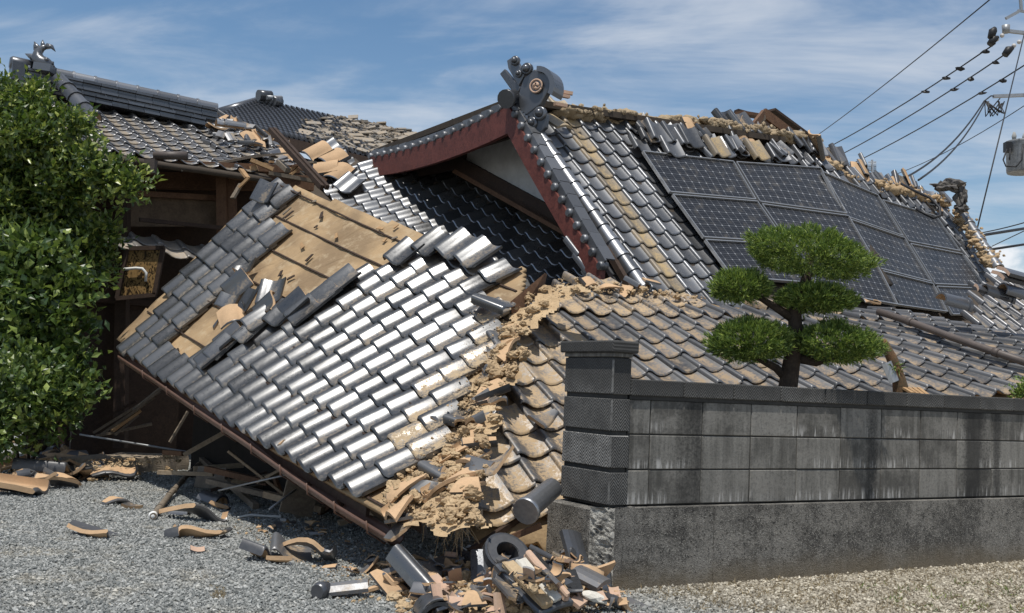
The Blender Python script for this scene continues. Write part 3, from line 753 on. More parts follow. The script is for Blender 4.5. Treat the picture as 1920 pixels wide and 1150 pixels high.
# mortar core of the stripped ridge
def lump_strip(pa, pb, n, r, amp, name, m, parent, z=.02):
    mb = MB()
    for k in range(n):
        t = k / (n - 1); p = pa.lerp(pb, t) + Vector((random.uniform(-1, 1) * r * .5, random.uniform(-1, 1) * r * .5, z + random.uniform(-.3, .3) * r))
        mb.blob(p, r * random.uniform(.4, .95), 3, .6, k + random.random() * 50, 0, (1.4, 1.1, .8), True)
        for _ in range(3): mb.blob(p + Vector((random.gauss(0, r), random.gauss(0, r), random.uniform(-.3, .5) * r)), r * random.uniform(.15, .35), 1, .6, k * 3 + _ + random.random() * 9)
    o = mb.build(name, m, parent); o['kind'] = 'stuff'; return o
lump_strip(P(1055, 214, 13.35), P(1295, 240, 14.95), 60, .13, .5, 'ridge_mortar', M_CLAYG, house)
lump_strip(S('A', 9, 6.6), S('A', 17.8, 6.4), 40, .11, .5, 'ridge_mortar', M_CLAYG, house)
lump_strip(P(1530, 300, 16.1), P(1640, 372, 17.0), 30, .10, .5, 'ridge_mortar', M_CLAY, house)
lump_strip(P(1640, 350, 17.0), P(1770, 388, 18.6), 46, .12, .5, 'ridge_mortar', M_CLAY, house)
lump_strip(P(1795, 400, 18.2), P(1862, 498, 17.1), 40, .09, .5, 'ridge_mortar', M_CLAY, house)
# small broken ridge truss showing above the ridge
tp = P(1432, 212, 15.9)
for a, b, wd, ht, m in ((tp, P(1515, 275, 16.5), .05, .15, M_WOODB), (P(1432, 212, 15.9), P(1400, 252, 15.4), .05, .10, M_WOODB), (P(1440, 208, 16.6), P(1522, 268, 17.2), .3, .04, M_WOODD), (P(1385, 212, 16.0), P(1445, 222, 16.4), .16, .05, M_WOODB), (P(1390, 258, 15.6), P(1450, 250, 15.9), .10, .06, M_WOODB), (P(1440, 215, 16.0), P(1400, 245, 15.5), .05, .07, M_WOODG), (P(1425, 225, 16.1), P(1455, 262, 15.9), .06, .05, M_WOODB), (P(1380, 208, 16.2), P(1410, 216, 16.3), .12, .04, M_WOODD)):
    mb = MB(); mb.beam(a, b, wd, ht); mb.build('truss_board', m, house)
mb = MB(); mb.add([P(1436, 220, 16.2), P(1372, 268, 15.5), P(1512, 282, 16.6)], [(0, 1, 2)]); o = mb.build('truss_panel', M_WOODD, house); md = o.modifiers.new('t', 'SOLIDIFY'); md.thickness = .03
mb = MB(); mb.beam(P(1292, 232, 15.2), P(1375, 222, 15.7), .12, .09); mb.build('ridge_plank', M_DARK, house)
# right verge run of round tiles
pa, pb = P(1808, 408, 18.0), P(1872, 505, 17.0); d = pb - pa; L = d.length; d.normalize(); n = 6; sx = Vector((.35, -.65, .68)).cross(d).normalized()
T_RUN2 = round_tile_mesh('verge_round_tile', (M_TUBE, M_BODY), .088, L / n + .03, PI * 1.05)
for k in range(n): link('ridge_tile', T_RUN2, house, mat4(sx, -d, sx.cross(-d), pa + d * (L * (k + 1) / n)))

# lower side roof at the far right edge
QS['Q'] = plane_q(P(1835, 605, 12.4), (.86, .50, .02), (-.33, .62, .62))
sr = deck('Q', -.5, 12, -1, 5.5, [(1835, 540), (1870, 515), (2100, 520), (2200, 700), (1800, 640)], -.07, M_DECKD, house, 'side_roof', .5, .04, .006)
for j in range(-1, 5):
    for i in range(0, 12):
        c = proj(S('Q', i + .45, j + .45))
        if pip(c[0], c[1], [(1838, 545), (1872, 518), (2100, 525), (2200, 700), (1800, 640)]): lay_tile('Q', i, j, T_E, sr, 2.4, yaw=random.uniform(-.05, .05))
# --- ridge-end ornament (onigawara) on the gable apex
orn = empty('ridge_ornament', P(1005, 240, 12.6)); orn.parent = house; orn.matrix_basis = WORLD[house.name].inverted() @ WORLD[orn.name]
n0 = (CAM - P(1005, 180, 12.6)); n0.z = 0; n0.normalize(); fd = (n0 * .85 + Vector((-.45, 0, 0))).normalized()
ox = fd.cross(Vector((0, 0, 1))) * -1; ox.normalize(); tl_ = math.radians(-24); oz = Vector((0, 0, 1))
ox, oz = ox * math.cos(tl_) + oz * math.sin(tl_), oz * math.cos(tl_) - ox * math.sin(tl_)
oc = P(1003, 172, 12.55)
def OP(x, z, y=0.0): return oc + ox * x + oz * z + fd * y           # x right, z up, y toward the viewer
def plate(poly, y0, y1, nm, m=M_DARK):
    mb = MB(); n = len(poly); V = [OP(x, z, y1) for x, z in poly] + [OP(x, z, y0) for x, z in poly]
    F = [tuple(range(n)), tuple(range(2 * n - 1, n - 1, -1))] + [(i, n + i, n + (i + 1) % n, (i + 1) % n) for i in range(n)]
    mb.add(V, F); o = mb.build(nm, m, orn); md = o.modifiers.new('b', 'BEVEL'); md.width = .012; md.segments = 2; return o
def disc(x, z, r, y0, y1, nm, m=M_DARK):
    mb = MB(); mb.tube([OP(x, z, y0), OP(x, z, y1 - .01), OP(x, z, y1)], [r, r, r * .8], 18); return mb.build(nm, m, orn)
def ballp(x, z, y, r, nm='boss'):
    mb = MB(); mb.blob(OP(x, z, y), r, 3, 0.0, smooth=True); return mb.build(nm, M_DARK, orn)
plate([(-.17, -.12), (0, -.36), (.17, -.12), (.2, .12), (.12, .24), (-.1, .24), (-.19, .1)], -.05, .05, 'shield')
cr = disc(.03, .06, .085, .05, .075, 'crest_disc', M_DARK)
mb = MB(); mb.tube([OP(.03 + .078 * math.cos(a), .06 + .078 * math.sin(a), .078) for a in np.linspace(0, 2 * PI, 25)], .012, 6); mb.build('crest_ring', M_PINK, orn)
for q in range(3):
    a0 = q * 2 * PI / 3 + .4; mb = MB()
    mb.tube([OP(.03 + (.02 + .028 * t) * math.cos(a0 + 2.0 * t), .06 + (.02 + .028 * t) * math.sin(a0 + 2.0 * t), .078) for t in np.linspace(0, 1, 7)], [.021, .023, .021, .017, .013, .009, .005], 7); mb.build('crest_comma', M_PINK, orn)
# arched hood
mb = MB(); V = []; n = 11
for k in range(n):
    a = math.radians(-5 + 118 * k / (n - 1)); 
    for r, y in ((.185, .10), (.25, .10), (.25, -.16), (.185, -.16)): V.append(OP(.04 + r * math.cos(a), .05 + r * math.sin(a), y))
F = []
for k in range(n - 1):
    b = 4 * k
    for e in range(4): F.append((b + e, b + (e + 1) % 4, b + 4 + (e + 1) % 4, b + 4 + e))
F += [(3, 2, 1, 0), (4 * n - 4, 4 * n - 3, 4 * n - 2, 4 * n - 1)]
mb.add(V, F); mb.build('hood', M_DARK, orn)
for pl, nm in (([(-.2, .16), (-.45, .30), (-.52, .22), (-.46, .14), (-.22, -.02)], 'wing'), ([(.10, -.12), (.30, -.2), (.36, -.34), (.22, -.62), (.10, -.60), (.02, -.3)], 'wing'), ([(-.18, -.02), (-.50, .12), (-.54, .04), (-.20, -.14)], 'rail')): plate(pl, -.03, .04, nm)
for x, z, r in ((-.40, .25, .06), (-.20, .21, .075), (-.28, .12, .045), (.21, -.22, .085), (.16, -.36, .075), (.24, -.60, .07)):
    b = disc(x, z, r, .02, .07, 'scroll'); ballp(x, z, .075, r * .62)
mb = MB()
for q in range(3): mb.beam(OP(-.02 + q * .045, -.28 - q * .01, .05), OP(.12 + q * .045, -.72 - q * .005, .05), .035, .05, fd)
mb.build('fluted_leg', M_DARK, orn)
for pxy in ((1045, 178, 12.9), (1052, 172, 13.0), (1040, 195, 12.9)):
    MB().beam(P(*pxy), P(pxy[0] + 22, pxy[1] + 4, 13.0), .05, .04).build('broken_core', M_PINK, orn)
lm = slab_mesh('ornament_foot_slab', (M_CLAYT, M_BODY), .34, .24, .03, .03)
link('foot_slab', lm, orn, orient(P(1044, 242, 12.55), un, Vector((-.41, .49, .77)), nA, .1, -.3, 0, False))
# dark crushed ornament at the far right end of the ridge
orr = empty('crushed_ridge_ornament', P(1800, 400, 17.7)); orr.parent = house; orr.matrix_basis = WORLD[house.name].inverted() @ WORLD[orr.name]
for q, (x, y, r, sq) in enumerate(((1785, 348, .14, (1.3, .6, .7)), (1802, 370, .13, (.7, .6, 1.2)), (1800, 390, .10, (.9, .6, .8)), (1765, 350, .11, (1.3, .7, .6)), (1810, 392, .06, (1, 1, .7)))):
    mb = MB(); mb.blob(P(x, y, 17.8), r, 3, .95, q * 7 + 2, sq=sq); mb.build('ornament_lump', M_CHAR, orr)

# ------------------------------------------------------------------ solar panels
def panel_mat():
    m, nt, bs = mat('solar_cells'); uv = nd(nt, 'ShaderNodeTexCoord').outputs['UV']
    sp = nd(nt, 'ShaderNodeSeparateXYZ', {0: uv})
    fx = mth(nt, 'FRACT', mth(nt, 'MULTIPLY', sp.outputs[0], 12)); fy = mth(nt, 'FRACT', mth(nt, 'MULTIPLY', sp.outputs[1], 6))
    ex = mth(nt, 'ABSOLUTE', mth(nt, 'SUBTRACT', fx, .5)); ey = mth(nt, 'ABSOLUTE', mth(nt, 'SUBTRACT', fy, .5))
    line = mth(nt, 'MAXIMUM', rng(nt, ex, .465, .485), rng(nt, ey, .465, .485))
    dia = rng(nt, mth(nt, 'ADD', ex, ey), .875, .91)
    bus = rng(nt, mth(nt, 'ABSOLUTE', mth(nt, 'SUBTRACT', mth(nt, 'ABSOLUTE', mth(nt, 'SUBTRACT', fy, .5)), .2)), .0, .035, .25, 0)
    d = tex_noise(nt, pos(nt), 7, 4)
    col = mixc(nt, mth(nt, 'MULTIPLY', line, .8), mixc(nt, d, (.009, .010, .013), (.018, .018, .020)), (.13, .135, .145))
    col = mixc(nt, bus, col, (.18, .18, .19)); col = mixc(nt, mth(nt, 'MULTIPLY', dia, .7), col, (.36, .37, .385))
    col = mixc(nt, rng(nt, d, .5, .8, 0, .22), col, (.30, .26, .2))
    nt.links.new(col, bs.inputs['Base Color']); bs.inputs['Roughness'].default_value = .30; bs.inputs['Specular IOR Level'].default_value = .26
    return m
M_PV = panel_mat()
def plane_hit(px, py, O, n):
    r = ray(px, py); return CAM + r * (n.dot(O - CAM) / n.dot(r))
def pnl(corners, O, n, label):
    """corners TL TR BR BL in photo pixels, laid on the roof plane (O, n)"""
    c = [plane_hit(x, y, O, n) for x, y in corners]
    t = empty('solar_panel', c[3], 0, label, 'solar panel', 'solar panels on the house roof')
    mb = MB(); th = .035
    me_v = [v - n * .004 for v in c] 
    mb.add([me_v[3], me_v[2], me_v[1], me_v[0]], [(0, 1, 2, 3)])
    me = mb.mesh('cell_sheet', M_PV); ul = me.uv_layers.new(name='UVMap')
    for q, uvc in enumerate(((0, 0), (1, 0), (1, 1), (0, 1))): ul.data[q].uv = uvc
    link('cell_sheet', me, t, None)
    for a, b in ((0, 1), (1, 2), (2, 3), (3, 0)):
        e = MB(); e.beam(c[a], c[b], .014, .04, n); e.build('frame_rail', M_ALU, t)
    bk = MB(); bk.add([v - n * .045 for v in c] , [(0, 1, 2, 3)]); bk.build('back_sheet', M_BLK, t)
    return t
nA = Vector((.4116, -.6542, .6345)); OA = Vector((1.2752, 12.7525, 3.5933)) + nA * .05
nR = Vector((.7736, .6326, -.0368)).cross(Vector((-.3256, .4466, .8334))).normalized(); OR_ = Vector((4.41, 15.371, 4.37)) + nR * .02
for cs, lb in (([(1205, 285), (1374, 304), (1416, 375), (1256, 361)], 'solar panel in top row nearest the gable, under fallen tiles'),
               ([(1380, 305), (1538, 316), (1587, 401), (1424, 379)], 'solar panel in top row, second from the gable'),
               ([(1261, 366), (1419, 379), (1472, 455), (1319, 446)], 'solar panel in middle row nearest the gable'),
               ([(1428, 384), (1590, 406), (1640, 492), (1482, 462)], 'solar panel in middle row behind the pine crown top'),
               ([(1322, 451), (1475, 460), (1530, 532), (1372, 520)], 'solar panel in bottom row nearest the gable, behind the pine'),
               ([(1486, 467), (1643, 497), (1682, 572), (1545, 548)], 'solar panel in bottom row beside the pine crown right edge')):
    pnl(cs, OA, nA, lb)
for cs, lb in (([(1541, 323), (1645, 367), (1692, 443), (1582, 405)], 'solar panel in top row, third from the gable, under clay rubble'),
               ([(1654, 376), (1754, 406), (1799, 471), (1703, 453)], 'solar panel at the far right of the top row, crossed by cable shadow'),
               ([(1586, 410), (1695, 447), (1745, 529), (1636, 501)], 'solar panel in middle row, third from the gable'),
               ([(1706, 458), (1803, 477), (1846, 537), (1752, 533)], 'solar panel at the far right of the middle row'),
               ([(1640, 506), (1748, 533), (1775, 585), (1668, 570)], 'solar panel in bottom row, third from the gable'),
               ([(1755, 538), (1850, 542), (1880, 590), (1785, 590)], 'solar panel at the far right of the bottom row, mostly hidden')):
    pnl(cs, OR_, nR, lb)
# ------------------------------------------------------------------ left house (E)
lh = empty('old_house', G(330, 830), 0, 'old wooden house with weathered tile roof and long ridge behind the shrubs', 'house')
er = deck('E', -5.5, 6.0, -1.6, 10.9, None, -.075, M_DECKD, lh, 'roof', .7, .06, .006)
EM = [(60, 130), (130, 140), (400, 212), (470, 230), (560, 265), (570, 300), (470, 312), (350, 322), (215, 310), (100, 330)]
for j in range(-1, 11):
    for i in range(-5, 9):
        c = proj(S('E', i + .45, j + .45))
        if pip(c[0], c[1], EM):
            mess = i > 3
            lay_tile('E', i, j, T_E, er, 2.5 if mess else 1.2, yaw=random.uniform(-.14, .14) if mess else 0, lift=random.uniform(0, .03) if mess else 0)
# ridge: stacked flat tiles with a round tile row on top and rings
ra, rb = S('E', -5.6, 10.2), P(402, 222, 15.6)
ra = P(48, 158, 14.35); rbB = P(402, 232, 15.75)
du = (rbB - ra).normalized(); uz = Vector((0, 0, 1))
sd = du.cross(uz).normalized()
for q, (z, wd) in enumerate(((-.09, .46), (-.045, .34), (-.005, .42), (.035, .28), (.07, .36), (.105, .25), (.14, .25), (.175, .33))):
    mb = MB(); n = 11; L = (rbB - ra).length * (1.0 if q > 2 else .93) / n
    for k in range(n): pass
    for k in range(n):
        a = ra + du * (L * k) + uz * z; b = ra + du * (L * (k + 1) - .006) + uz * z
        MB().beam(a, b, wd, .032).build('flat_ridge_tile', M_DARK, lh)
top = [ra + uz * .225, rbB + uz * .225]
n = 9; L = (top[1] - top[0]).length / n
T_RR = round_tile_mesh('ridge_round', (M_TUBE, M_BODY), .085, L + .02, PI * 1.1)
for k in range(n): link('ridge_tile', T_RR, lh, mat4(sd, du, uz, top[0] + du * (L * k)))
# ridge end block and arched cap
mb = MB(); mb.beam(ra - du * .12 + uz * .0, ra - du * .12 + uz * .24, .36, .16, du); mb.build('ridge_end_block', M_DARK, lh)
mb = MB(); mb.tube([ra - du * .22 + uz * .25, ra - du * .19 + uz * .25, ra + du * .12 + uz * .25], [.07, .095, .095], 14); mb.build('ridge_end_cap', M_DARK, lh)
mb = MB(); mb.tube([P(10, 160, 14.2), P(50, 158, 14.3)], .09, 12); mb.build('ridge_tube', M_TUBE, lh)
# descending ridge in front of the shrub
pa, pb = P(112, 152, 14.25), P(175, 225, 13.6); d = (pb - pa); L = d.length; d.normalize(); sx = Vector((.38, -.53, .75)).cross(d).normalized()
T_DR = round_tile_mesh('descending_round', (M_DARK, M_BODY), .105, L / 4 + .03, PI * 1.1)
for k in range(4): link('ridge_tile', T_DR, lh, mat4(sx, -d, sx.cross(-d), pa + d * (L * (k + 1) / 4)))
# fish-shaped ridge ornament
fish = empty('fish_ornament', P(78, 128, 14.3)); fish.parent = lh; fish.matrix_basis = WORLD[lh.name].inverted() @ WORLD[fish.name]
FD = 14.3
bp = [P(98, 124, FD), P(88, 120, FD), P(76, 117, FD), P(70, 107, FD), P(72, 97, FD), P(80, 90, FD), P(89, 87, FD)]
MB().tube(bp, [.045, .085, .10, .085, .06, .042, .03], 10).build('body', M_DARK, fish)
def fin(a, b, c_, w0, nm): MB().tube([P(*a, FD), P(*b, FD), P(*c_, FD)], [w0, w0 * .7, .004], 6).build(nm, M_DARK, fish)
for a, b, c_, w0 in (((88, 87), (97, 88), (104, 97), .045), ((82, 90), (80, 82), (80, 75), .04), ((76, 96), (68, 86), (64, 78), .05), ((70, 112), (58, 106), (47, 101), .06), ((72, 118), (62, 112), (54, 108), .05), ((74, 96), (66, 92), (63, 84), .04)): fin(a, b, c_, w0, 'fin')
fin((95, 120), (99, 118), (101, 116), .035, 'jaw'); fin((95, 124), (100, 125), (103, 124), .03, 'jaw')
mb = MB(); mb.blob(P(87, 112, FD - .06), .03, 2, 0, smooth=True); mb.build('eye', M_DARK, fish)
mb = MB(); mb.beam(P(68, 126, FD), P(100, 131, FD), .2, .10); mb.build('plinth', M_DARK, fish)
# wires tying the ridge
for k in range(7):
    t = .12 + .12 * k; p = ra + du * ((rbB - ra).length * t)
    MB().tube([p + uz * .29, p + du * .09 + uz * -.02 + sd * .2], .005, 5).build('tie_wire', M_GREY, lh)
# eaves, beams, walls below
def plank(a, b, wd, ht, m, nm, par=lh, up=(0, 0, 1)): 
    mb = MB(); mb.beam(a, b, wd, ht, up); return mb.build(nm, m, par)
plank(P(170, 303, 12.7), P(560, 318, 14.4), .06, .10, M_WOODB, 'fascia_board')
plank(P(150, 318, 13.3), P(470, 322, 14.7), 1.0, .03, M_WOODD, 'soffit')
plank(P(150, 335, 13.5), P(580, 345, 15.2), .16, .22, M_WOODB, 'beam')
plank(P(430, 322, 13.9), P(585, 348, 14.6), .14, .17, M_WOODB, 'beam')
plank(P(240, 362, 13.4), P(410, 372, 14.2), .06, .07, M_WOODB, 'rail')
for x, d_ in ((416, 14.0), (432, 14.1)): plank(P(x, 330, d_), P(x + 4, 560, d_), .13, .13, M_WOODB, 'post', up=(0, 1, 0))
plank(P(232, 330, 13.25), P(226, 840, 13.25), .14, .14, M_WOODD, 'post', up=(0, 1, 0))
mb = MB(); mb.hexa([P(225, 352, 13.45), P(420, 378, 14.3), P(420, 378, 14.4), P(225, 352, 13.6), P(225, 425, 13.45), P(420, 425, 14.3), P(420, 425, 14.4), P(225, 425, 13.6)][4:] + [P(225, 352, 13.45), P(420, 380, 14.3), P(420, 380, 14.4), P(225, 352, 13.6)])
mb.build('mud_wall', simple('mud_plaster', (.17, .12, .08), .95, .5, 6, 40, .6, col2=(.09, .065, .045)), lh)
mb = MB(); a = P(80, 330, 13.9); b = P(720, 345, 16.5); mb.add([a, b, Vector((b.x, b.y, 0)), Vector((a.x, a.y, 0))], [(0, 1, 2, 3)])
o = mb.build('back_wall', M_WOODD, lh); md = o.modifiers.new('t', 'SOLIDIFY'); md.thickness = .1
mb = MB(); a = P(150, 560, 13.1); b = P(345, 560, 14.0); mb.add([a, b, Vector((b.x, b.y, 0)), Vector((a.x, a.y, 0))], [(0, 1, 2, 3)])
o = mb.build('wainscot', M_WOODD, lh); md = o.modifiers.new('t', 'SOLIDIFY'); md.thickness = .06
plank(P(170, 560, 13.0), P(345, 575, 13.9), .10, .07, M_WOODD, 'sill')
plank(P(262, 412, 13.2), P(420, 428, 13.9), .04, .05, M_WOODD, 'rail')
# little tiled hood over the window
T_H = tile_mesh('tile_hood', (glaze('pale_hood_glaze', dust=.5, base=(.3, .28, .26), trough=.2, metal=.2, dustcol=(.42, .34, .25)), M_BODY))
QS['H'] = plane_q(P(205, 452, 12.75), (.80, .58, -.07), (-.42, .60, .42), 1.22)
for j in (0, 1):
    for i in range(-1, 5): lay_tile('H', i, j, T_H, lh, 2.0, 'hood_tile')
# window pane with amber reflections painted into its colour, bent white moulding
win = empty('window', P(262, 515, 13.2)); win.parent = lh; win.matrix_basis = WORLD[lh.name].inverted() @ WORLD[win.name]
def amber_reflection():
    m, nt, bs = mat('painted_reflection_glass'); p = pos(nt)
    n = nd(nt, 'ShaderNodeTexNoise', {'Vector': nd(nt, 'ShaderNodeMapping', {'Vector': p, 'Rotation': (.3, .5, .2), 'Scale': (9, 9, 5)}).outputs[0], 'Scale': 2.2, 'Detail': 4, 'Distortion': 2.2}).outputs['Fac']
    nt.links.new(mixc(nt, rng(nt, n, .45, .6), (.26, .165, .07), (.03, .02, .012)), bs.inputs['Base Color']); bs.inputs['Roughness'].default_value = .25; return m
mb = MB(); mb.add([P(222, 558, 12.95), P(287, 550, 12.95), P(303, 468, 12.95), P(240, 470, 12.95)], [(0, 1, 2, 3)]); mb.build('pane', amber_reflection(), win)
for a, b in (((220, 560), (238, 466)), ((290, 552), (306, 465)), ((236, 466), (308, 465)), ((218, 560), (292, 553))): plank(P(*a, 12.93), P(*b, 12.93), .05, .05, M_WOODD, 'frame', win)
MB().tube([P(232, 505, 12.9), P(255, 503, 12.9), P(267, 504, 12.9), P(274, 512, 12.9), P(273, 528, 12.9)], .017, 8).build('bent_moulding', M_WHITE, win)
# gutter piece hanging on the eave, hopper
mb = MB(); mb.tube([P(288, 292, 12.65), P(352, 292, 12.7)], .05, 10); mb.build('gutter_pipe', M_PIPE, lh)
mb = MB(); mb.beam(P(283, 300, 12.62), P(284, 326, 12.62), .13, .12, (0, 1, 0), 0, .7); mb.build('hopper', M_PIPE, lh)
# torn metal edge and splintered timbers at the roof break
mb = MB(); mb.hexa([P(340, 318, 13.2), P(470, 292, 14.1), P(545, 285, 14.6), P(420, 300, 14.6), P(340, 322, 13.2), P(470, 297, 14.1), P(545, 288, 14.6), P(420, 303, 14.6)]); mb.build('torn_eave_sheet', M_WOODG, lh)
for a, b, wd, ht, m in ((((470, 300, 13.8), (512, 318, 13.9), .06, .05, M_WOODL)), (((522, 304, 13.7), (540, 320, 13.5), .07, .06, M_WOODG)), ((475, 312, 13.9), (478, 322, 13.9), .09, .09, M_WOODL), ((452, 318, 13.5), (464, 334, 13.4), .07, .03, M_WOODL), ((448, 352, 13.4), (466, 334, 13.4), .05, .03, M_WOODL), ((436, 372, 13.4), (452, 345, 13.5), .07, .03, M_WOODG), ((505, 325, 14.0), (600, 342, 14.4), .05, .05, M_WOODG), ((560, 312, 14.2), (612, 340, 14.2), .04, .06, M_WOODB)):
    plank(P(*a), P(*b), wd, ht, m, 'broken_timber')
for q in range(10):
    x = random.uniform(440, 600); y = random.uniform(300, 330); plank(P(x, y, 14.3), P(x + random.uniform(-25, 25), y + random.uniform(-8, 18), 14.2), .05, .03, random.choice((M_WOODL, M_WOODB, M_WOODG)), 'broken_timber')
# two long dark rails leaning across the break
for q, (a, b) in enumerate((((506, 243, 13.9), (604, 352, 12.6)), ((514, 243, 13.9), (614, 352, 12.6)))):
    mb = MB(); mb.beam(P(*a), P(*b), .045, .06); tag(mb.build('leaning_rail', M_WOODD), ('upper' if q else 'lower') + ' of two long dark rails leaning across the broken roof gap', 'rail', 'leaning rails')

# ------------------------------------------------------------------ house behind (D)
bh = empty('back_house', P(600, 700, 22) * 1.0, 0, 'far house with grey tile hip roof and broken ridge between the two houses', 'house')
qd = [P(400, 226, 20.5), P(722, 304, 20.0), P(806, 262, 25.0), P(488, 192, 23.0)]
def SD(a, b): return (qd[0] * (1 - a) + qd[1] * a) * (1 - b) + (qd[3] * (1 - a) + qd[2] * a) * b
na, nb = 34, 15; mb = MB(); mbr = MB()
for b in range(nb):
    for a in range(na):
        p0, p1, p2, p3 = SD(a / na, b / nb), SD((a + 1) / na, b / nb), SD((a + 1) / na, (b + 1.15) / nb), SD(a / na, (b + 1.15) / nb)
        n = (p1 - p0).cross(p3 - p0).normalized(); n = n if n.z > 0 else -n
        mess = max(0.0, (a / na - .42)) * (.5 + b / nb); jj = lambda: Vector((random.gauss(0, 1), random.gauss(0, 1), random.gauss(0, 1))) * .05 * min(mess, .7)
        js = jj(); up = n * .05 + js
        k = [p0, p0.lerp(p1, .3), p0.lerp(p1, .65), p1]; l = [p3, p3.lerp(p2, .3), p3.lerp(p2, .65), p2]; hz_ = (.07, .06, -.0, .03)
        V = [v + up + n * h for v, h in zip(k, hz_)] + [v + js * .5 + n * h for v, h in zip(l, hz_)] + [v + up * .2 + n * (h - .03) for v, h in zip(k, hz_)]
        tgt = mbr if random.random() < mess * .9 else mb
        tgt.add(V, [(0, 1, 5, 4), (1, 2, 6, 5), (2, 3, 7, 6), (8, 9, 1, 0), (9, 10, 2, 1), (10, 11, 3, 2)])
bd = MB(); bd.add(qd, [(0, 1, 2, 3)]); rf = bd.build('roof', M_DECKD, bh)
o = mb.build('tiles', M_D, rf); o['kind'] = 'stuff'
M_D2 = glaze('far_dusty_tile', dust=.6, base=(.2, .19, .17), rough=.6, trough=0, metal=.2, dustcol=(.38, .29, .19))
o = mbr.build('tiles_dusty', M_D2, rf); o['kind'] = 'stuff'
nD = (qd[1] - qd[0]).cross(qd[3] - qd[0]).normalized()
mb = MB()
for q in range(420):
    a = .35 + .65 * math.sqrt(random.random()); b = random.random() ** .7
    p = SD(a, b) + nD * .1; yv = random.uniform(0, PI); dx = Vector((math.cos(yv), math.sin(yv), random.uniform(-.5, .3))).normalized()
    mb.beam(p, p + dx * random.uniform(.12, .34), random.uniform(.08, .2), .03, nD + Vector((random.gauss(0, .3), random.gauss(0, .3), 0)))
o = mb.build('slipped_tiles', M_D2, rf); o['kind'] = 'stuff'
for a, b, r, m in ((P(408, 214, 22.5), P(484, 192, 23), .12, M_DARK),): MB().tube([a, b], r, 8).build('hip_ridge', m, rf)
for q, (x, y) in enumerate(((486, 184), (494, 184), (503, 185), (511, 187))): MB().tube([P(x, y + 3, 22.6), P(x + 14, y + 4, 22.8)], .11, 10).build('ridge_tile', M_DARK, rf)
MB().tube([P(484, 179, 22.5), P(508, 181, 22.7)], .12, 10).build('ridge_tile', M_DARK, rf); MB().tube([P(500, 183, 22.5), P(528, 184, 22.8)], .05, 8).build('ridge_tile', M_GREY, rf)
mb = MB(); a, b = qd[0].copy(), qd[1].copy(); mb.add([a + Vector((.3, .8, -.2)), b + Vector((0, .8, -.2)), Vector((b.x, b.y + .8, 0)), Vector((a.x + .3, a.y + .8, 0))], [(0, 1, 2, 3)]); mb.build('wall', M_WOODD, bh)
MB().beam(qd[0] - Vector((0, 0, .1)), qd[1] - Vector((0, 0, .1)), .2, .2).build('eave_board', M_WOODD, bh)

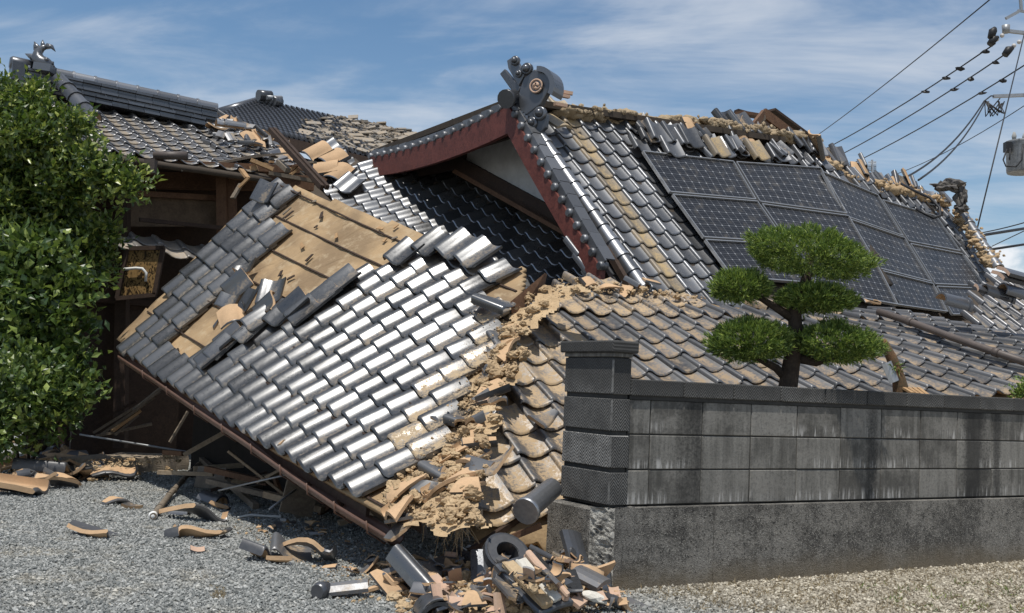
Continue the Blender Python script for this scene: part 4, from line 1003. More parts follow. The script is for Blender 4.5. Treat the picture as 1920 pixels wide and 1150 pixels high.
# ------------------------------------------------------------------ block wall and gate pillar
WA = math.atan2(.505, .863); WK = (.617, 6.176, 0)
wall = empty('block_wall', WK, WA, 'dark stained concrete block wall on a rough concrete footing', 'wall')
def conc(name, ref, kind):
    m, nt, bs = mat(name); o = objc(nt, ref); sp = nd(nt, 'ShaderNodeSeparateXYZ', {0: o})
    rnd = nd(nt, 'ShaderNodeObjectInfo').outputs['Random']
    a = tex_noise(nt, o, 2.4, 5, .6); g = tex_noise(nt, o, 60, 4, .75); sp2 = tex_noise(nt, o, 150, 2)
    st = nd(nt, 'ShaderNodeMapping', {'Vector': o, 'Scale': (9, 9, .7)}).outputs[0]; s = tex_noise(nt, st, 2.0, 5, .65)
    st2 = nd(nt, 'ShaderNodeMapping', {'Vector': o, 'Scale': (46, 46, 3.2)}).outputs[0]; s2 = tex_noise(nt, st2, 1.2, 3, .6)
    if kind == 'base':
        col = mixc(nt, rng(nt, mth(nt, 'ADD', mth(nt, 'MULTIPLY', a, .5), mth(nt, 'MULTIPLY', tex_noise(nt, o, 14, 5, .75), .5)), .40, .60), (.068, .065, .06), (.20, .19, .172))
        col = mixc(nt, rng(nt, g, .52, .66), col, (.021, .021, .021)); col = mixc(nt, rng(nt, sp2, .56, .66, 0, .7), col, (.36, .345, .31))
        low = rng(nt, mth(nt, 'ADD', sp.outputs[2], mth(nt, 'MULTIPLY', a, .22)), .10, .30, .75, 0)
        col = mixc(nt, low, col, mixc(nt, g, (.21, .17, .115), (.12, .10, .072)))
        col = mixc(nt, rng(nt, s, .58, .75, 0, .45), col, (.025, .025, .025))
        nt.links.new(col, bs.inputs['Base Color']); bump(nt, bs, mth(nt, 'ADD', g, mth(nt, 'MULTIPLY', sp2, .6)), .9, .012)
    elif kind == 'block':
        col = mixc(nt, rng(nt, mth(nt, 'ADD', mth(nt, 'MULTIPLY', s, .7), mth(nt, 'MULTIPLY', rnd, .3)), .35, .72), (.078, .075, .068), (.215, .207, .188))
        col = mixc(nt, rng(nt, tex_noise(nt, o, 5.5, 6, .7), .40, .66, 0, .7), col, (.225, .215, .195))
        fz = mth(nt, 'FRACT', mth(nt, 'DIVIDE', mth(nt, 'SUBTRACT', sp.outputs[2], .485), .207))
        wf = mth(nt, 'MULTIPLY', rng(nt, fz, .05, .45, 1, 0), mth(nt, 'MULTIPLY', rng(nt, s2, .50, .62), rng(nt, tex_noise(nt, o, 1.9, 3), .42, .56)))
        col = mixc(nt, rng(nt, g, .45, .7, 0, .5), col, (.055, .055, .053)); col = mixc(nt, mth(nt, 'MULTIPLY', wf, .85), col, (.44, .43, .41))
        dk = rng(nt, mth(nt, 'ADD', mth(nt, 'MULTIPLY', tex_noise(nt, nd(nt, 'ShaderNodeMapping', {'Vector': o, 'Scale': (2.6, 2.6, .1)}).outputs[0], 1.0, 2), 1.0), mth(nt, 'MULTIPLY', g, .12)), .59, .71, 0, .76)
        col = mixc(nt, dk, col, (.02, .02, .02))
        nt.links.new(col, bs.inputs['Base Color']); bump(nt, bs, mth(nt, 'ADD', g, s), .4, .005)
    else:   # herringbone-scored block; kind gives the axis that runs along the face
        ax = sp.outputs[1] if kind == 'hy' else sp.outputs[0]
        tri = mth(nt, 'ABSOLUTE', mth(nt, 'SUBTRACT', mth(nt, 'FRACT', mth(nt, 'MULTIPLY', ax, 15.0)), .5))
        ph = mth(nt, 'MULTIPLY_ADD', tri, .085, sp.outputs[2])
        ln = mth(nt, 'SINE', mth(nt, 'MULTIPLY', ph, 2 * PI * 50))
        k = rng(nt, mth(nt, 'ADD', ln, mth(nt, 'MULTIPLY', mth(nt, 'SUBTRACT', g, .5), 1.6)), -.4, .7)
        hi = mixc(nt, rng(nt, mth(nt, 'ADD', mth(nt, 'MULTIPLY', a, .6), mth(nt, 'MULTIPLY', rnd, .4)), .3, .7), (.15, .148, .142), (.33, .325, .31))
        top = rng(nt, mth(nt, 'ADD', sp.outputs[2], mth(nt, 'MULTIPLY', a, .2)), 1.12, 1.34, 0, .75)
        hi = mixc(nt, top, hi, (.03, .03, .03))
        nt.links.new(mixc(nt, mth(nt, 'MULTIPLY', k, rng(nt, tex_noise(nt, o, 9, 4), .3, .6, .45, 1)), (.045, .045, .044), hi), bs.inputs['Base Color']); bump(nt, bs, k, .7, .006)
    bs.inputs['Roughness'].default_value = .92; bs.inputs['Specular IOR Level'].default_value = .2
    return m
M_CB = conc('footing_concrete', wall, 'base'); M_BL = conc('stained_block', wall, 'block')
M_HY = conc('herringbone_block_y', wall, 'hy'); M_HX = conc('herringbone_block_x', wall, 'hx')
M_JOINT = simple('mortar_joint', (.05, .049, .046), .95, .4)
M_PIT = simple('pitted_concrete', (.62, .60, .54), .95, .6, 20, 70, 1.0, col2=(.07, .066, .06), bd=.03)
M_LIME = simple('lime_streaked_joint', (.20, .197, .188), .95, .5, 14, 60, .3, col2=(.07, .068, .064))
def lb(mb, nm, m, par): return mb.build(nm, m, par, world=False)
BT = .48; CH = .207; WL = 9.2
# footing with cast joints every 1.15 m, sloped top edge, chamfered corner
seg = [.03, .78, 1.95, 3.1, 4.3, 5.5, 6.8, 8.0, WL]
for a, b in zip(seg[:-1], seg[1:]):
    mb = MB(); y0 = 0.0
    mb.hexa([(a, y0, -.05), (b - .004, y0, -.05), (b - .004, .24, -.05), (a, .24, -.05), (a, y0 + .006, BT - .012), (b - .004, y0 + .006, BT - .012), (b - .004, .24, BT), (a, .24, BT)])
    lb(mb, 'footing', M_CB, wall)
for r in range(3):
    xs = [.135] + [.30 + .40 * k + (.0 if r % 2 == 0 else 0) for k in range(23)]
    for a, b in zip(xs[:-1], xs[1:]):
        mb = MB(); mb.bevbox(a + .0035, b - .0035, .046 + random.uniform(-.004, .004), .155, BT + r * CH + .002, BT + (r + 1) * CH - .006, .004); lb(mb, 'block', M_BL, wall)
mb = MB(); mb.box(.135, WL, .054, .15, BT - .002, BT + 3 * CH); lb(mb, 'mortar', M_JOINT, wall)
z0 = BT + 3 * CH
for k in range(23):
    a = .137 + .40 * k; mb = MB(); mb.bevbox(a, a + .396, .028, .172, z0 + .018, z0 + .115, .006); lb(mb, 'cap_block', M_HX, wall)
mb = MB(); mb.box(.136, WL, .04, .16, z0 - .004, z0 + .02); lb(mb, 'cap_bed', M_JOINT, wall)
pil = empty('gate_pillar', WK, WA, 'square gate pillar of herringbone scored blocks on a chipped concrete base', 'pillar')
pb_ = [(.03, 0), (-.075, .10), (-.075, .56), (.17, .56), (.17, 0.0)]
mb = MB(); n = len(pb_)
V = [(x, y, -.05) for x, y in pb_] + [(x + (.008 if x < 0 else 0), y, BT - (.03 if (x < 0) else .005)) for x, y in pb_]
mb.add(V, [tuple(range(n, 2 * n))] + [(i, i + n, (i + 1) % n + n, (i + 1) % n)[::-1] for i in range(1, n)])
lb(mb, 'base', M_CB, pil)
# chipped corner strip: displaced rough face
mb = MB(); nu, nv = 7, 26
for b in range(nv + 1):
    for a in range(nu + 1):
        t = a / nu; x = .03 + (-.105) * t; y = .10 * t; z = -.05 + (BT - .01 + .05) * b / nv
        dd = (.018 * noise.noise(Vector((t * 5, z * 22, 3))) + .012 * noise.noise(Vector((t * 12, z * 50, 8)))) * (1 if 0 < a < nu else .15)
        mb.v.append((x - .69 * dd, y - .72 * dd, z))
for b in range(nv):
    for a in range(nu): q = b * (nu + 1) + a; mb.f.append((q, q + nu + 1, q + nu + 2, q + 1)); mb.m.append(0); mb.sm.append(False)
lb(mb, 'chipped_corner', M_PIT, pil)
for r in range(4):
    za = BT + r * .213; zb = za + .19 if r < 3 else za + .215
    mb = MB(); mb.bevbox(0.0, .132, .03, .035 + .50, za + .004, zb, .004); lb(mb, 'block', M_HY, pil)
    mb = MB(); mb.bevbox(.002, .131, .0285, .0335, za + .006, zb - .004, .001); lb(mb, 'street_face', M_HX, pil)
    mb = MB(); mb.box(-.0016, .007, .0268, .036, za + .012, zb - .01); lb(mb, 'corner_joint', M_LIME, pil)
mb = MB(); mb.box(.014, .12, .042, .525, BT - .01, BT + .87); lb(mb, 'mortar', M_JOINT, pil)
mb = MB(); mb.bevbox(-.004, .138, .022, .542, BT + .86, BT + .885, .004); lb(mb, 'cap_neck', M_BL, pil)
mb = MB(); mb.bevbox(-.026, .165, .0, .565, BT + .885, BT + .955, .008); lb(mb, 'cap', M_HY, pil)

# ------------------------------------------------------------------ plants
def leaf_mat(name, c0, c1, c2, rough=.45, trans=.25):
    m, nt, bs = mat(name); g = nd(nt, 'ShaderNodeNewGeometry'); r = g.outputs['Random Per Island']
    cr = nd(nt, 'ShaderNodeValToRGB', {0: r}); e = cr.color_ramp.elements
    e[0].color = (*c0, 1); e[1].color = (*c2, 1); x = e.new(.6); x.color = (*c1, 1)
    nt.links.new(cr.outputs[0], bs.inputs['Base Color']); bs.inputs['Roughness'].default_value = rough
    bs.inputs['Specular IOR Level'].default_value = .5
    tr = nd(nt, 'ShaderNodeBsdfTranslucent', {0: mixc(nt, .5, cr.outputs[0], (.12, .2, .02))})
    mx = nd(nt, 'ShaderNodeMixShader', {0: trans, 1: bs.outputs[0], 2: tr.outputs[0]})
    nt.links.new(mx.outputs[0], nt.nodes['Material Output'].inputs[0]); return m
def leaves(name, C, N, L, W, m, parent, bend=.25):
    """C (n,3) base points, N (n,3) growth directions, L, W (n,)"""
    n = len(C); up = np.array([0, 0, 1.0]); N = N / np.linalg.norm(N, axis=1, keepdims=True)
    R = RNG.normal(size=(n, 3)); Sx = np.cross(N, R); Sx /= np.linalg.norm(Sx, axis=1, keepdims=True); Q = np.cross(Sx, N)
    L = L[:, None]; W = W[:, None]
    V = np.stack([C, C + N * L * .45 + Sx * W + Q * L * .06, C + N * L * .45 - Sx * W + Q * L * .06, C + N * L - Q * L * bend, C + N * L * .45], 1).reshape(-1, 3)
    f = np.array([[0, 1, 4], [0, 4, 2], [1, 3, 4], [4, 3, 2]])
    Fq = (f[None] + (np.arange(n) * 5)[:, None, None]).reshape(-1, 3)
    return link(name, np_mesh(name, V, Fq, m), parent)
M_BARK = simple('bark', (.055, .04, .03), .95, .5, 14, 60, .8)
# cloud-pruned pine
PDp = 7.25
pine = empty('pruned_pine', Vector((P(1480, 720, PDp).x, PDp, 0)), 0, 'cloud pruned garden pine with five leaf pads behind the block wall', 'tree')
pb0 = Vector((P(1478, 720, PDp).x, PDp, -.02))
MB().tube([pb0, P(1476, 735, PDp), P(1484, 680, PDp), P(1492, 630, PDp), P(1490, 585, PDp), P(1500, 560, PDp), P(1515, 510, PDp), P(1520, 480, PDp)], [.075, .066, .058, .05, .045, .04, .03, .02], 10).build('trunk', M_BARK, pine)
for pts in (((1480, 715), (1455, 690), (1420, 672)), ((1488, 670), (1530, 680), (1580, 665)), ((1490, 600), (1460, 580), (1420, 556), (1390, 545)), ((1498, 575), (1530, 570), (1560, 560))):
    MB().tube([P(x, y, PDp) for x, y in pts], [.035, .028, .018, .014][:len(pts)], 8).build('branch', M_BARK, pine)
def pad(cx, cy, rx, ry, n, seed, tilt=0.0):
    c = P(cx, cy, PDp); k = PDp / FPX; a, b = rx * k, ry * k
    r = np.random.default_rng(seed); m_ = n
    th = r.uniform(0, 2 * PI, m_); zz_ = r.uniform(-1, 1, m_); rad = r.uniform(.55, 1, m_) ** .5
    ss = np.sqrt(1 - zz_ ** 2); D = np.stack([ss * np.cos(th), ss * np.sin(th), zz_], 1)
    lump = 1 + .14 * np.sin(D[:, 0] * 6 + seed) * np.cos(D[:, 1] * 5 + seed * 2) + .05 * np.sin(D[:, 2] * 9 + D[:, 0] * 7) + r.normal(0, .03, m_)
    X = D * (rad * lump)[:, None] * np.array([a, a * .85, b])
    X[:, 2] = np.where(X[:, 2] < 0, X[:, 2] * .75, X[:, 2])
    X[:, 2] += X[:, 0] * tilt
    C = []; Nn = []; 
    for q in range(9):
        dv = D * np.array([.8, .8, .55]) + np.array([0, 0, .55]) + r.normal(0, .42, (m_, 3)); C.append(X + r.normal(0, .006, (m_, 3))); Nn.append(dv)
    C = np.concatenate(C) + np.array(c); Nn = np.concatenate(Nn); nn = len(C)
    leaves('leaf_pad', C, Nn, r.uniform(.024, .05, nn), r.uniform(.003, .0055, nn), M_PINE, pine, .1)
M_PINE = leaf_mat('pine_leaf', (.055, .10, .026), (.15, .225, .048), (.38, .46, .10), .45, .3)
pad(1516, 480, 118, 45, 1900, 1, -.14); pad(1389, 541, 55, 32, 800, 2); pad(1530, 563, 74, 28, 1000, 3); pad(1408, 644, 74, 43, 1250, 4, .05); pad(1566, 648, 82, 40, 1350, 5, -.03)
# broken stump on the roof's edge
st = empty('broken_stump', Vector((P(1690, 735, 7.75).x, 7.75, 0)), 0, 'split bare trunk stub with few green shoots beyond the wall', 'stump')
sb = P(1690, 735, 7.75)
MB().tube([Vector((sb.x, sb.y, 0)), P(1690, 735, 7.75), P(1684, 705, 7.75), P(1672, 672, 7.75), P(1660, 648, 7.75), P(1655, 637, 7.75)], [.07, .06, .045, .04, .032, .022], 9).build('trunk', simple('torn_bark', (.17, .09, .045), .95, .6, 12, 50, .9, col2=(.06, .05, .03)), st)
cs = np.array([list(P(1677 + RNG.normal(0, 4), 692 + RNG.normal(0, 5), 7.72)) for _ in range(60)]); leaves('shoots', cs, RNG.normal(0, 1, (60, 3)), RNG.uniform(.04, .08, 60), RNG.uniform(.004, .007, 60), M_PINE, st)
for q in range(4): MB().beam(P(1695 + q * 9, 728, 7.7), P(1712 + q * 9, 738 + q, 7.6), .03, .015).build('splinter', M_WOODL, st)
o = link('bent_flashing', slab_mesh('bent_flashing', (M_ALU, M_ALU), .16, .09, .003, .02), None, orient(P(1668, 720, 7.7), Vector((.9, .3, .2)), Vector((0, .3, .95)), Vector((0, -1, .2)), .2, .1, .2, False)); tag(o, 'small bright bent metal sheet standing beside the stump', 'metal sheet')
M_SHR = leaf_mat('evergreen_leaf', (.026, .052, .014), (.095, .145, .030), (.34, .38, .08), .35, .3)
M_SHR2 = leaf_mat('broad_leaf', (.030, .062, .018), (.085, .135, .032), (.25, .31, .07), .38, .28)
def bush(base, lobes, n, L, W, m, label, name, stem=(.05, 3), twig=True):
    t = empty(name, base, 0, label, 'shrub')
    C = []; Nn = []
    vol = np.array([a[3] * a[4] * a[5] for a in lobes]) ** (2 / 3); cnt = (n * vol / vol.sum()).astype(int)
    for (x, y, z, rx, ry, rz), k in zip(lobes, cnt):
        D = RNG.normal(size=(k, 3)); D /= np.linalg.norm(D, axis=1, keepdims=True)
        rad = RNG.uniform(.5, 1.0, k) ** .6
        ph = RNG.uniform(0, 6, 3); lump = 1 + .16 * np.sin(D[:, 0] * 7 + ph[0]) * np.sin(D[:, 1] * 6 + ph[1]) + .12 * np.sin(D[:, 2] * 9 + ph[2])
        # leaves gather on twigs
        nt_ = max(6, k // 9); ti = RNG.integers(0, nt_, k); TD = D[:nt_]; TR = (rad * lump)[:nt_]
        Xc = TD[ti] * TR[ti][:, None] * np.array([rx, ry, rz]); sp_ = L * 1.5
        X = Xc + TD[ti] * RNG.uniform(-1, .6, k)[:, None] * sp_ + RNG.normal(0, L * .55, (k, 3))
        C.append(X + np.array([x, y, z])); Nn.append(TD[ti] * .7 + RNG.normal(0, .65, (k, 3)) + np.array([0, 0, .25]))
    C = np.concatenate(C); Nn = np.concatenate(Nn); keep = C[:, 2] > .03; C, Nn = C[keep], Nn[keep]; k = len(C)
    leaves('foliage', C, Nn, RNG.uniform(.5, 1.3, k) * L, RNG.uniform(.7, 1.3, k) * W, m, t)
    b = Vector(base)
    for q in range(stem[1]):
        lo = lobes[q % len(lobes)]; e = Vector((lo[0], lo[1], lo[2])); mid = b.lerp(e, .5) + Vector((random.uniform(-.15, .15), random.uniform(-.1, .1), 0))
        MB().tube([b + Vector((random.uniform(-.1, .1), random.uniform(-.1, .1), -.02)), mid, e], [stem[0], stem[0] * .7, stem[0] * .3], 7).build('stem', M_BARK, t)
    return t
def lob(px, py, d, rx, ry, rz): c = P(px, py, d); return (c.x, c.y, c.z, rx, ry, rz)
SIL = [(-60, 190), (0, 185), (40, 185), (75, 208), (120, 215), (165, 248), (200, 300), (225, 350), (232, 400), (226, 445), (200, 490), (170, 540), (130, 600), (-60, 640)]
_lb = [lob(20, 330, 12.4, .62, .4, .7), lob(-70, 420, 12.4, .7, .4, 1.0), lob(110, 400, 12.4, .4, .4, .45)]
while len(_lb) < 58:
    x = random.uniform(-60, 235); y = random.uniform(185, 640)
    if pip(x, y, SIL): r_ = random.uniform(.13, .34); _lb.append(lob(x, y, 11.9 + random.uniform(-.45, .3), r_, r_, r_ * random.uniform(.6, .95)))
bush(tuple(G(70, 845)), _lb, 36000, .095, .023, M_SHR,
     'tall dense evergreen shrub with small glossy leaves reaching the old roof', 'evergreen_shrub', (.05, 9))
bush(tuple(G(60, 860)), [lob(50, 540, 11.2, .42, .4, .3), lob(110, 590, 11.2, .34, .3, .3), lob(10, 620, 11.1, .4, .4, .3), lob(150, 535, 11.2, .22, .2, .12), lob(120, 680, 11.2, .3, .3, .3), lob(60, 690, 11.3, .3, .3, .3), lob(90, 480, 11.2, .3, .25, .2), lob(20, 470, 11.1, .3, .25, .2)], 5200, .115, .034, M_SHR2,
     'broad leaved sapling in front of the evergreen shrub', 'broad_leaved_sapling', (.03, 4))
bush(tuple(G(40, 885)), [lob(30, 720, 10.6, .42, .4, .34), lob(70, 760, 10.7, .34, .35, .3), lob(-10, 800, 10.5, .4, .4, .3), lob(130, 740, 11.0, .24, .3, .35)], 3800, .10, .026, M_SHR2,
     'low light green bush at the left edge above the tile debris', 'low_bush', (.02, 4))
bush(tuple(Vector((P(1925, 735, 8.35).x, 8.35, 0))), [lob(1925, 732, 8.35, .09, .1, .1), lob(1935, 770, 8.35, .1, .1, .2)], 700, .05, .010, M_PINE,
     'small clipped bush tip at the right edge above the wall', 'clipped_bush', (.02, 2))

# ------------------------------------------------------------------ utility pole, transformer, wires
PX = 30.0
pole = empty('utility_pole', Vector((P(1952, 700, PX).x, PX, 0)), 0, 'utility pole with crossarms at the right edge', 'utility pole')
pz = P(1952, -60, PX)
M_CONC = simple('pole_concrete', (.30, .30, .29), .85, .2, 3, 20, .2)
MB().tube([(pz.x, PX, 0), (pz.x, PX, pz.z + 2)], [.19, .13], 14).build('shaft', M_CONC, pole)
def arm(a, b, wd=.09): mb = MB(); mb.beam(P(*a, PX), P(*b, PX), wd, wd); return mb.build('crossarm', M_GREY, pole)
arm((1885, 58), (1990, 70)); arm((1862, 181), (1990, 176)); arm((1915, 20), (1912, -20), .07); arm((1908, 20), (1960, 28), .06); arm((1886, 35), (1910, 22), .08)
tr = empty('transformer', P(1915, 325, PX)); tr.parent = pole; tr.matrix_basis = WORLD[pole.name].inverted() @ WORLD[tr.name]
tc_ = P(1918, 325, PX); th = P(1918, 266, PX); MB().tube([tc_, tc_.lerp(th, .06), tc_.lerp(th, .94), th, th.lerp(tc_, -.04)], [.42, .44, .45, .47, .30], 20).build('tank', M_TRAF, tr)
for dx in (-.3, .0, .28): MB().tube([th + Vector((dx, -.1, 0)), th + Vector((dx, -.1, .12)), th + Vector((dx, -.1, .24))], [.05, .07, .03], 8).build('bushing', M_CONC, tr)
mb = MB(); mb.box(-.08, .08, -.1, .1, -.16, .12); link('terminal_box', mb.mesh('terminal_box', M_BLK), tr, Matrix.Translation(P(1889, 275, PX - .2)))
MB().tube([P(1888, 280, PX - .3), P(1881, 300, PX - .35), P(1886, 312, PX - .4), P(1905, 313, PX - .5), P(1916, 300, PX - .5), P(1918, 270, PX - .5)], .022, 6).build('lead', M_BLK, tr)
MB().tube([P(1894, 278, PX - .3), P(1893, 300, PX - .4)], .018, 6).build('lead', M_BLK, tr)
# insulators
for x, y in ((1869, 74), (1879, 67), (1901, 86), (1911, 79)):
    mb = MB(); mb.blob(P(x, y, PX), .065, 2, 0, smooth=True); mb.build('insulator', simple('porcelain', (.5, .47, .44), .35, .15), pole)
mb = MB(); mb.tube([P(1886, 62, PX), P(1886, 48, PX)], [.10, .12], 8); mb.build('insulator', M_GREY, pole)
def wire(pts, r, label, name='power_line', m=None, sag=0.0, group='overhead wires'):
    pp = [P(*p) for p in pts]
    if sag and len(pp) == 2:
        a, b = pp; pp = [a.lerp(b, t) + Vector((0, 0, -sag * 4 * t * (1 - t))) for t in np.linspace(0, 1, 15)]
    mb = MB(); mb.tube(pp, r, 5); o = mb.build(name, m or M_BLK); return tag(o, label, 'wire', group)
wire(((1866, 82, 30), (1400, 340, 60)), .022, 'upper of the three parallel power lines from the pole top', sag=.5)
wire(((1898, 93, 30), (1420, 355, 60)), .022, 'middle of the three parallel power lines from the pole', sag=.5)
wire(((1950, 104, 30), (1440, 368, 60)), .022, 'lowest of the three parallel power lines', sag=.5)
wire(((1870, -12, 26), (1430, 320, 70)), .018, 'single thin wire above the three power lines', sag=.3)
wire(((1845, 190, 29.5), (1660, 350, 19)), .022, 'service cable from the pole to the roof ridge', sag=.35)
wire(((1847, 192, 29.5), (1722, 338, 18.6)), .020, 'service cable dropping steeply to the ridge right end', sag=.25)
wire(((1960, 172, 30), (1640, 340, 45)), .014, 'thin wire passing behind the service cables', sag=.3)
wire(((1936, 0, 30), (1832, 430, 22)), .016, 'steep guy wire crossing the sky left of the transformer')
wire(((1990, 395, 25), (1780, 445, 30)), .016, 'upper low wire over the white cloud at right', sag=.1)
wire(((1990, 418, 22), (1850, 440, 20), (1825, 448, 19.5)), .030, 'thick black cable sagging in from the right edge')
wire(((1990, 446, 22), (1925, 458, 20), (1845, 470, 19)), .024, 'lower black cable at the right edge above the far roof')
wire(((1990, 400, 22), (1860, 462, 26)), .012, 'thin wire slanting over the cloud at right')
for q, (A_, B_) in enumerate((((1866, 82, 30), (1400, 340, 60)), ((1898, 93, 30), (1420, 355, 60)), ((1950, 104, 30), (1440, 368, 60)))):
    a, b = P(*A_), P(*B_)
    for t in ((.02, .075, .11, .165), (.035, .09, .13), (.075, .12))[q]:
        p = a.lerp(b, t) + Vector((0, 0, -.5 * 4 * t * (1 - t) - .05)); mb = MB(); mb.blob(p, .085, 1, .6, t * 90 + q, sq=(1.7, .8, .8)); mb.build('wire_clamp', M_BLK, pole)
for a, b in (((1858, 72), (1866, 52)), ((1856, 84), (1872, 70)), ((1884, 104), (1900, 90))): MB().tube([P(*a, 30), P((a[0] + b[0]) / 2, (a[1] + b[1]) / 2 - 4, 30), P(*b, 30)], [.10, .12, .05], 7).build('wire_sleeve', M_BLK, pole)
for q in range(9):
    x = 1848 + q * 4.5; MB().tube([P(1846 + random.uniform(0, 8), 190, 29.6), P(x, 212 + random.uniform(-3, 8), 29.6), P(1868 + random.uniform(-4, 18), 190 + random.uniform(-6, 6), 29.8)], .018, 5).build('lead', M_BLK, pole)
MB().tube([P(1845, 190, 29.5), P(1858, 180, 29.8), P(1864, 181, 30)], .02, 5).build('lead', M_BLK, pole)
KIND = {'shard_rubble': 'dust coated broken tile', 'shard_silver': 'silver glazed tile shard', 'shard_dusty': 'dusty tan tile shard', 'shard_dark': 'dark glazed tile shard', 'flat_ridge_tile': 'flat dark ridge slab', 'flat_ridge_tile_short': 'short dusty ridge slab', 'flat_ridge_tile_wide': 'wide weathered ridge slab', 'flat_ridge_tile_dusty': 'long dusty ridge slab', 'flat_ridge_tile_core': 'pinkish unglazed slab', 'half_round': 'short half round tile', 'tile_dusty': 'whole dusty tile', 'tile_weathered': 'whole weathered tile', 'tile_dark': 'whole dark tile', 'tile_silver': 'whole silver tile'}
def kind_of(me, flip=False):
    n = me.name.split('.')[0]; return ('upturned ' if flip else '') + KIND.get(n, 'broken tile piece')
# ------------------------------------------------------------------ clay soil along the broken hip between the two fallen slopes
SEAM = [(1015, 528), (1060, 520), (1110, 532), (1050, 545), (1020, 580), (1000, 600), (985, 590), (960, 640), (968, 690), (925, 720), (935, 770), (900, 800), (915, 850), (895, 890), (890, 930), (905, 965), (770, 972), (700, 925), (740, 880), (835, 825), (850, 770), (880, 700), (925, 640), (930, 600), (985, 545)]
def roof_depth(px, py):
    best = None
    for k in ('F', 'B'):
        try: i, j = inv(k, px, py, 0, 4)
        except Exception: continue
        if -16 < i < 18 and -8 < j < 14:
            X = S(k, i, j)
            if best is None or X.y < best[0].y: best = (X, frame(k, i, j)[3])
    return best
def clod_mesh(n, poly, smin, smax, m, name, parent, posf, lift=.0):
    protos = []
    for q in range(7):
        mb = MB(); mb.blob((0, 0, 0), 1.0, 1, .7, q * 5 + 1); mb2 = MB(); mb2.blob((0, 0, 0), 1.0, 3, .55, q * 5 + 1); W = np.array(mb2.v); W *= (1 + .07 * np.array([noise.noise(Vector(v) * 5.5) + .6 * noise.noise(Vector(v) * 11) for v in mb2.v]))[:, None]
        protos.append(((np.array(mb.v), mb.f), (W, mb2.f)))
    out = MB(); c = 0; xs = [p[0] for p in poly]; ys = [p[1] for p in poly]
    while c < n:
        x = random.uniform(min(xs), max(xs)); y = random.uniform(min(ys), max(ys))
        if not pip(x, y, poly): continue
        h = posf(x, y)
        if h is None: c += 1; continue
        X, nn = h; s = smin + (smax - smin) * random.random() ** 8
        V, F = protos[random.randrange(7)][1 if s > .018 else 0]; a = random.uniform(0, 6.28); R = np.array(Matrix.Rotation(a, 3, 'Z') @ Matrix.Rotation(random.uniform(-1, 1), 3, 'X'))
        W = (V * np.array([1.2, 1, .7])) @ R.T * s + np.array(X + nn * (lift + s * .2))
        out.add(W.tolist(), F); c += 1
    o = out.build(name, m, parent); o['kind'] = 'stuff'; return o
# lumpy bed
mb = MB(); idx = {}; st_ = 5
for x in range(690, 1125, st_):
    for y in range(515, 985, st_):
        if pip(x + 16 * noise.noise(Vector((x * .03, y * .03, 1))) + 7 * noise.noise(Vector((x * .11, y * .11, 4))), y + 16 * noise.noise(Vector((x * .03, y * .03, 7))), SEAM):
            q = []
            for dx, dy in ((0, 0), (st_, 0), (st_, st_), (0, st_)):
                kx = (x + dx, y + dy)
                if kx not in idx:
                    h = roof_depth(*kx); X, nn = h
                    idx[kx] = len(mb.v); mb.v.append(tuple(X + nn * (-.072 + .035 * noise.noise(X * 5) + .018 * noise.noise(X * 14))))
                q.append(idx[kx])
            mb.f.append(tuple(q[::-1])); mb.m.append(0); mb.sm.append(True)
o = mb.build('clay_soil_bed', M_CLAY); tag(o, 'tan clay roofing soil spilled down the split hip', 'soil', kind='stuff')
clod_mesh(1250, SEAM, .0025, .040, M_CLAY, 'clay_clods', None, roof_depth, -.045)
tag(bpy.data.objects['clay_clods'], 'clay clods lying on the split hip between the slopes', 'soil', kind='stuff')
clod_mesh(9, [(930, 625), (985, 600), (1000, 640), (960, 690), (900, 720)], .04, .085, M_CLAY, 'clay_lumps', None, roof_depth, -.03)
tag(bpy.data.objects['clay_lumps'], 'big clay lumps at the top of the split hip', 'soil', kind='stuff')
# dust rows of small clods on the dusty slope and the silver slope edges
clod_mesh(260, [(880, 560), (960, 560), (900, 760), (840, 850), (760, 880), (820, 800), (870, 680)], .003, .012, M_CLAY, 'clay_crumbs', None, roof_depth, .0)
tag(bpy.data.objects['clay_crumbs'], 'clay crumbs scattered on the silver tiles by the hip', 'soil', kind='stuff')
# straw hanging out of the clay
mb = MB()
for q in range(70):
    x = random.gauss(852, 14); y = random.uniform(955, 972); a = P(x, y, 6.2)
    L = abs(random.gauss(.10, .06)); b = a + Vector((random.gauss(0, .03), -.02, -L * .5)); c = b + Vector((random.gauss(0, .03), 0, -L * .5)); mb.tube([a, b, c], .0018, 4, cap=False)
tag(mb.build('straw', M_CLAY), 'straw fibres hanging from the clay at the low roof corner', 'straw', kind='stuff')
MB().tube([P(842, 965, 6.2), P(840, 985, 6.2), P(845, 1000, 6.2), P(838, 1012, 6.2), P(842, 1020, 6.2)], .006, 5)
